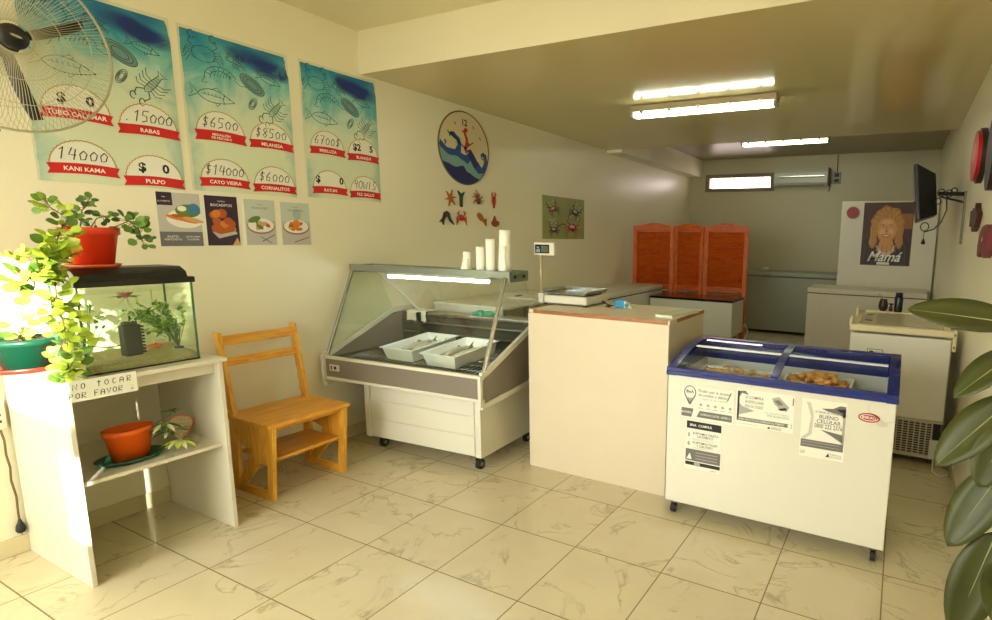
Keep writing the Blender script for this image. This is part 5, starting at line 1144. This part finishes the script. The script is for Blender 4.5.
hpts = [(.31+(.20+.018*sin(q*9))*cos(q)*(1.0 if sin(q) > 0 else 1.05), .565+(.235+.016*cos(q*7))*sin(q)) for q in [2*pi*i/60 for i in range(60)]]
a.poly(hpts, hair2, 3); a.poly([(.31+(x-.31)*.9, .575+(y-.575)*.88) for x, y in hpts], hair, 4)
for i in range(22):
    q = R(-15+210*i/21); r1, r2 = .150, .205; a.stroke([(.31+r1*cos(q), .56+r1*1.1*sin(q)), (.31+(r1+r2)/2*cos(q+.12), .56+(r1+r2)/2*1.15*sin(q+.12)), (.31+r2*cos(q+.05), .56+r2*1.12*sin(q+.05))], .011, hair2 if i%2 else mat('portrait_hair_light', (200,146,66), .5), 5+.05*i)
a.poly([(.24,.37),(.38,.37),(.43,.20),(.31,.10),(.19,.20)], skin, 7); a.poly([(.18,.29),(.23,.17),(.31,.13),(.39,.17),(.43,.29),(.37,.20),(.31,.17),(.25,.20)], mat('portrait_blouse', (214,200,176), .5), 8)
a.ell(.305, .49, .122, .165, skin, 9, 30); a.ell(.255, .455, .042, .045, skin2, 10, 16); a.ell(.355, .455, .040, .045, skin2, 10.1, 16); a.ell(.305, .585, .07, .035, skin2, 10.2, 16)
for sg in (-1, 1):
    cx_ = .305+sg*.050; a.ell(cx_, .515, .021, .009, white_ink, 11+sg*.1, 14); a.ell(cx_, .515, .010, .009, mat('portrait_eye', (60,36,24), .4), 11.5+sg*.1, 12); a.stroke([(cx_-.026, .522), (cx_, .531), (cx_+.026, .522)], .005, hair2, 12+sg*.1); a.stroke([(cx_-.030, .548), (cx_, .560), (cx_+.030, .548)], .007, hair2, 12.4+sg*.1)
a.ell(.305, .463, .018, .014, mat('portrait_nose', (186,116,62), .5), 11, 14); a.stroke([(.298,.52),(.296,.49),(.292,.468)], .004, MATS['portrait_nose'], 11.3)
a.poly([(.245,.42),(.275,.423),(.305,.415),(.335,.423),(.365,.42),(.34,.392),(.305,.380),(.27,.392)], mat('portrait_lip', (160,56,44), .5), 11); a.poly([(.258,.415),(.305,.408),(.352,.415),(.33,.400),(.305,.394),(.28,.400)], white_ink, 12)
a.poly([(.175,.55),(.18,.64),(.24,.70),(.33,.72),(.42,.66),(.44,.56),(.41,.61),(.36,.655),(.30,.64),(.24,.635),(.20,.60)], hair, 13)
for i in range(9): a.stroke([(.19+.027*i, .60+.05*sin(pi*i/8)), (.21+.024*i, .645+.05*sin(pi*i/8)), (.235+.02*i, .69+.02*sin(pi*i/8))], .008, MATS['portrait_hair_light'] if i%2 else hair2, 14+.1*i)
a.poly([(.17,.58),(.19,.50),(.175,.42),(.20,.33),(.14,.22),(.09,.30),(.105,.40),(.10,.50),(.12,.60)], hair, 13.3); a.poly([(.44,.58),(.425,.50),(.44,.42),(.41,.33),(.47,.22),(.52,.30),(.505,.40),(.515,.50),(.49,.60)], hair, 13.5)
for i in range(6):
    a.stroke([(.12+.012*i, .56), (.115+.013*i, .44), (.13+.010*i, .34), (.11+.016*i, .24)], .006, hair2 if i%2 else MATS['portrait_hair_light'], 15+.1*i); a.stroke([(.45+.010*i, .56), (.445+.010*i, .44), (.44+.010*i, .34), (.43+.014*i, .24)], .006, hair2 if i%2 else MATS['portrait_hair_light'], 16+.1*i)
for i in range(10): a.stroke([(.05+.055*i, .28-.01*(i%3)), (.04+.057*i, .05)], .006, mat('portrait_streak', (100,74,58), .5), 17+.1*i)
wpart('printed_portrait', a.mb, None, po)
a = Art((3.025, 6.971, 1.165), (1,0,0), (0,0,1), (0,-1,0)); a.text('Mamá', .285, .115, .19, white_ink, 20, .014, .45, maxw=.44); a.rect(.21, .37, .01, .045, paper, 20); wpart('caption', a.mb, None, po)
m_ = MB(); m_.cyl((2.885, 6.962, 1.88), .082, .012, mat('disc_red', (150,24,30), .45), 36, 'y'); single('round_sign', m_, None, 'plain dark red disc on the white panel beside portrait', 'sign')
ac = thing('air_conditioner', 'wall air conditioner high on the back wall', 'air conditioner', (1.96, 8.24, 2.36))
acm = mat('ac_white', (196,196,180), .35); m_ = MB()
m_.prism([(1.54, 8.243, 2.36), (1.54, 8.08, 2.36), (1.54, 8.03, 2.41), (1.54, 8.03, 2.57), (1.54, 8.06, 2.63), (1.54, 8.243, 2.64)], (.84,0,0), acm); wpart('housing', m_, None, ac)
m_ = MB(); m_.box(1.62, 2.33, 8.024, 8.0295, 2.49, 2.50, black); m_.box(1.62, 2.33, 8.024, 8.0295, 2.505, 2.52, steel); wpart('air_slot', m_, None, ac)
m_ = MB(); m_.box(1.60, 2.34, 8.03, 8.07, 2.361, 2.375, grey_pl); wpart('flap', m_, None, ac); m_ = MB(); m_.box(2.381, 2.40, 8.04, 8.243, 2.36, 2.64, grey_pl, .01); wpart('end_cap', m_, None, ac)
eb = thing('power_socket', 'grey double socket beside the air conditioner', 'socket', (2.50, 8.243, 2.37)); m_ = MB(); m_.box(2.44, 2.56, 8.20, 8.243, 2.40, 2.58, mat('socket_grey', (150,148,134), .5), .006); wpart('housing', m_, None, eb)
m_ = MB(); m_.box(2.465, 2.535, 8.197, 8.20, 2.50, 2.56, ink); m_.box(2.465, 2.535, 8.197, 8.20, 2.42, 2.47, ink); wpart('slot', m_, None, eb); m_ = MB(); m_.tube([(2.50,8.235,2.58),(2.50,8.235,2.70),(2.495,8.235,2.855)], .006, ink, 6); m_.tube([(2.44,8.21,2.45),(2.40,8.20,2.40),(2.40,8.2,2.30),(2.38,8.2,2.27)], .006, ink, 6); wpart('cable', m_, None, eb)
m_ = MB(); m_.lathe((1.52, 7.80, .986), [(0,0),(.05,0),(.07,.03),(.05,.05),(0,.05)], mat('bowl_pale', (214,208,186), .5), 20); single('bowl', m_, None, 'small pale bowl upturned on the back grey freezer', 'bowl')

# ------------------------------------------------------------------ television and its bracket
tv = thing('television', 'black flat television on a wall arm, seen from its edge', 'television', (3.66, 4.25, 1.70))
tva = M.Translation(V((3.615, 4.25, 1.905))) @ M.Rotation(R(-7), 4, 'Y') @ M.Rotation(R(0), 4, 'Z')
def tvp(name, m_, root=tv): m_.v = [tva @ p - V(root.location) for p in m_.v]; return m_.build(name, None, root)
m_ = MB(); m_.box(-.012, .02, -.30, .42, -.235, .235, black, .005); tvp('screen_frame', m_)
m_ = MB(); m_.box(-.0135, -.012, -.28, .40, -.21, .21, mat('tv_glass', (12,12,16), .1)); tvp('screen', m_)
m_ = MB(); 
m_.add([(.02,-.29,-.23),(.02,.41,-.23),(.02,.41,.23),(.02,-.29,.23),(.15,-.22,-.20),(.15,.34,-.20),(.15,.34,.14),(.15,-.22,.14)], [(0,1,2,3),(4,7,6,5),(0,4,5,1),(1,5,6,2),(2,6,7,3),(3,7,4,0)], black); tvp('rear_housing', m_)
bk = thing('tv_bracket', 'black metal arm and wall plate holding the television', 'bracket', (3.95, 3.62, 1.5)); irn = mat('iron_black', (34,30,28), .5)
wpart('wall_plate', MB().box(3.940, 3.953, 3.585, 3.645, 1.48, 1.88, mat('plate_grey', (120,116,100), .5, .5), .003), None, bk)
wpart('arm', MB().bar((3.94, 3.62, 1.86), (3.79, 4.05, 1.90), .03, .03, irn).bar((3.94, 3.62, 1.80), (3.80, 4.02, 1.87), .014, .014, irn), None, bk)
for (c_, r_) in (((3.80,3.98,1.90), .03), ((3.85,3.86,1.885), .028), ((3.88,3.78,1.90), .022), ((3.70,4.0,1.62), .035), ((3.78, 3.97,1.83), .025)):
    m_ = MB(); m_.tube([(c_[0]+.9*r_*cos(2*pi*i/16), c_[1], c_[2]+r_*sin(2*pi*i/16)) for i in range(17)], .0045, irn, 6, False); wpart('scroll', m_, None, bk)
wpart('cable', MB().tube([(3.84,3.95,1.86),(3.85,3.95,1.76),(3.82,3.97,1.66),(3.77,4.0,1.60),(3.70,4.0,1.575)], .005, irn, 6), None, bk)
m_ = MB(); m_.tube([(3.70,4.0,1.585),(3.70,4.0,1.52)], .0025, irn, 5); m_.lathe((3.70,4.0,1.47), [(0,0),(.018,.006),(.014,.025),(.005,.05),(0,.052)], irn, 12); wpart('pendant', m_, None, bk)

# right wall ornaments
m_ = MB(); n = 40; m_.prism([(XR-.001, 2.76+.21*cos(2*pi*i/n), 2.025+.165*sin(2*pi*i/n)) for i in range(n)], (-.03,0,0), mat('plaque_dark', (40,20,18), .5)); m_.prism([(XR-.031, 2.76+.19*cos(2*pi*i/n), 2.025+.15*sin(2*pi*i/n)) for i in range(n)], (-.02,0,0), mat('plaque_red', (196,30,34), .35)); m_.prism([(XR-.051, 2.76+.10*cos(2*pi*i/n), 2.05+.06*sin(2*pi*i/n)) for i in range(n)], (-.003,0,0), mat('plaque_pink', (220,120,110), .4))
single('wall_plaque', m_, None, 'oval red plaque high on the right wall', 'ornament')
m_ = MB(); m_.prism([(XR-.001, 2.20+.14*cos(2*pi*i/n), 1.97+.2*sin(2*pi*i/n)) for i in range(n)], (-.03,0,0), MATS['plaque_dark']); single('wall_plaque', m_, None, 'dark oval plaque at the right edge, nearer than the red one', 'ornament')
m_ = MB(); m_.prism([(XR-.001, 2.68+a_*.8, 1.645+b_) for a_, b_ in ((-.26,.02),(-.14,.05),(-.1,.085),(-.03,.05),(.06,.06),(.12,.02),(.22,.05),(.2,-.05),(.1,-.03),(0,-.085),(-.14,-.06),(-.2,-.03))], (-.03,0,0), mat('deco_maroon_brown', (70,34,28), .5)); single('fish_ornament', m_, None, 'brown fish ornament on the right wall below red plaque', 'ornament')
dmr = mat('deco_maroon', (112,20,34), .4); m_ = MB(); m_.prism([(XR-.001, 2.06+a_*.8, 1.50+b_*.85) for a_, b_ in ((.22,-.03),(.18,.05),(.06,.09),(-.12,.10),(-.26,.06),(-.28,-.05),(-.12,-.10),(.02,-.06),(.1,-.10),(.2,-.09))], (-.035,0,0), dmr); m_.cyl((XR-.037, 2.06, 1.51), .012, .004, white_ink, 10, 'x'); single('crab_ornament', m_, None, 'maroon sea animal ornament at the right edge of wall', 'ornament')

# ------------------------------------------------------------------ rubber plant in the right foreground
RP = V((3.81, .12, 0))
rp = thing('rubber_plant', 'tall rubber plant with broad glossy leaves in the right foreground', 'plant', RP)
def leafmat():
    k = NT('rubber_leaf'); tc = k.n('ShaderNodeTexCoord'); n = k.n('ShaderNodeTexNoise', Scale=5., Detail=3.); k.l(tc.outputs['Object'], n.inputs['Vector'])
    k.l(k.mix(n.outputs['Fac'], (46,50,20), (80,84,38)), k.b.inputs['Base Color']); k.b.inputs['Roughness'].default_value = .4; k.b.inputs['Specular IOR Level'].default_value = .35; return k.m
rlm = leafmat(); ribm = mat('leaf_midrib', (146,150,96), .5); stb = mat('plant_trunk', (96,78,52), .7)
wpart('pot', pot(RP, .09, .115, .26, mat('pot_clay', (150,84,56), .6)), None, rp); wpart('soil', MB().lathe(RP, [(0,.225),(.10,.22)], soil, 20), None, rp)
tr = [RP+V((0,0,.2)), RP+V((.03,.08,.55)), RP+V((.07,.22,.9)), RP+V((.085,.3,1.35)), RP+V((.09,.34,1.6))]
wpart('trunk', MB().tube(tr, [.014,.012,.010,.008,.006], stb, 8), None, rp)
def rleaf(b, t_, W, up, bend=.06, fold=.12):
    b, t_ = V(b), V(t_); d_ = t_-b; L = d_.length; shp = lambda t: (max(0,sin(pi*min(1, t**.92))))**.62
    m_ = MB(); m_.leaf(b, d_+V(up).normalized()*0, up, L, W, rlm, bend, fold, 14, 0, shp)
    lf = wpart('leaf', m_, None, rp); s_ = lf.modifiers.new('s','SOLIDIFY'); s_.thickness = .0015
    dd = d_.normalized(); sd = dd.cross(V(up)).normalized(); u_ = sd.cross(dd); m2 = MB(); m2.tube([b+dd*L*t-u_*L*bend*t*t+u_*.0005 for t in [i/10 for i in range(11)]], [.003*(1-.09*i) for i in range(11)], ribm, 5); wpart('midrib', m2, None, rp, lf)
    s2 = MB(); q = min(tr, key=lambda p: (p-b).length); s2.tube([V((q.x, q.y, b.z-.02)), b], .003, ribm, 5) ; wpart('petiole', s2, None, rp, lf)
rleaf((3.868,.50,1.265), (3.579,.47,1.300), .105, (.1,-.85,.62))
rleaf((3.882,.50,1.20), (3.712,.44,1.06), .10, (-.3,-.65,.7), .10)
rleaf((3.878,.50,1.06), (3.684,.45,.835), .125, (-.45,-.8,.40), .06)
rleaf((3.868,.48,.985), (3.80,.42,.80), .115, (-.1,-1,.15), .04)
rleaf((3.872,.48,.86), (3.738,.42,.60), .125, (-.35,-.9,.3), .05)
rleaf((3.865,.46,.66), (3.775,.40,.335), .135, (-.2,-1,.15), .04)
rleaf((3.86,.40,.60), (3.90,.16,.50), .12, (-.3,-.1,.9), .1)

# ------------------------------------------------------------------ ceiling lamps
def lamp(x0, x1, y, zc, label):
    r_ = thing('ceiling_light', label, 'ceiling lamp', ((x0+x1)/2, y, zc-.10))
    wpart('housing', MB().box(x0, x1, y-.06, y+.06, zc-.055, zc-.001, mat('lamp_housing', (168,152,118), .4), .008), None, r_)
    wpart('diffuser', MB().box(x0+.03, x1-.03, y-.045, y+.045, zc-.095, zc-.056, mat('lamp_diffuser', (230,255,240), .4, emit=(250,255,226), es=11.), .018, 3), None, r_)
    for x in (x0+.001, x1-.031): wpart('end_cap', MB().box(x, x+.03, y-.048, y+.048, zc-.098, zc-.056, mat('lamp_cap', (150,176,156), .4), .01), None, r_)
    m_ = MB()
    for i in range(5): m_.box(x0+.1+i*(x1-x0-.24)/4, x0+.13+i*(x1-x0-.24)/4, y-.064, y-.056, zc-.075, zc-.045, steel, .001)
    wpart('clip', m_, None, r_)
lamp(1.36, 2.60, 3.08, ZL, 'lit fluorescent ceiling light, the nearer and larger of two')
lamp(1.40, 2.58, 6.45, 2.86, 'lit fluorescent ceiling light near the back wall')

# ------------------------------------------------------------------ light from outside
w = bpy.data.worlds.new('World'); sc.world = w; w.use_nodes = True; nt = w.node_tree; bg = nt.nodes['Background']
bg.inputs['Color'].default_value = (1.0, .985, .935, 1); bg.inputs['Strength'].default_value = 6.5
sun = bpy.data.lights.new('sun', 'SUN'); sun.energy = 17; sun.angle = R(.6); sun.color = (1, .93, .80)
so = bpy.data.objects.new('sun', sun); col.objects.link(so)
d_ = V((-1.43, 1.0, -1.745*.27)).normalized(); so.rotation_euler = d_.to_track_quat('-Z', 'Y').to_euler(); so.location = (4, -6, 5)
def portal(x0, x1, z0, z1, y, flip=False):
    l = bpy.data.lights.new('window_portal', 'AREA'); l.shape = 'RECTANGLE'; l.size = x1-x0; l.size_y = z1-z0; l.cycles.is_portal = True
    o = bpy.data.objects.new('window_portal', l); col.objects.link(o); o.location = ((x0+x1)/2, y, (z0+z1)/2); o.rotation_euler = (R(90) if not flip else R(-90), 0, 0)
portal(*HOLES[0], YF-.09); portal(*HOLES[1], YF-.09); portal(wx0, wx1, wz0, wz1, YB+.16, True)

# ------------------------------------------------------------------ camera
cd = bpy.data.cameras.new('camera'); co = bpy.data.objects.new('camera', cd); col.objects.link(co); sc.camera = co
f, px, py = 548.3146, 634.207, 321.7442; cd.sensor_width = 36; cd.lens = f/992*36; cd.shift_x = -(px-496)/992; cd.shift_y = (py-310)/992; cd.clip_start = .02
yaw, pit, rol = .4499221, -.1529262, .0175316
D_ = V((-sin(yaw)*cos(pit), cos(yaw)*cos(pit), sin(pit))); r0 = V((cos(yaw), sin(yaw), 0)); u0 = r0.cross(D_)
rr = r0*cos(rol)+u0*sin(rol); uu = -r0*sin(rol)+u0*cos(rol)
mw = M((rr, uu, -D_)).transposed().to_4x4(); mw.translation = V((3.55018, -1.34645, 1.48967)); co.matrix_world = mw
sc.view_settings.view_transform = 'Standard'; sc.view_settings.look = 'None'; sc.view_settings.gamma = 1; sc.view_settings.use_curve_mapping = False
sc.view_settings.exposure = 0.93
sc.cycles.use_denoising = True; sc.cycles.max_bounces = 8; sc.cycles.transparent_max_bounces = 24; sc.cycles.diffuse_bounces = 5; sc.cycles.caustics_reflective = False; sc.cycles.caustics_refractive = False; sc.cycles.sample_clamp_indirect = 6
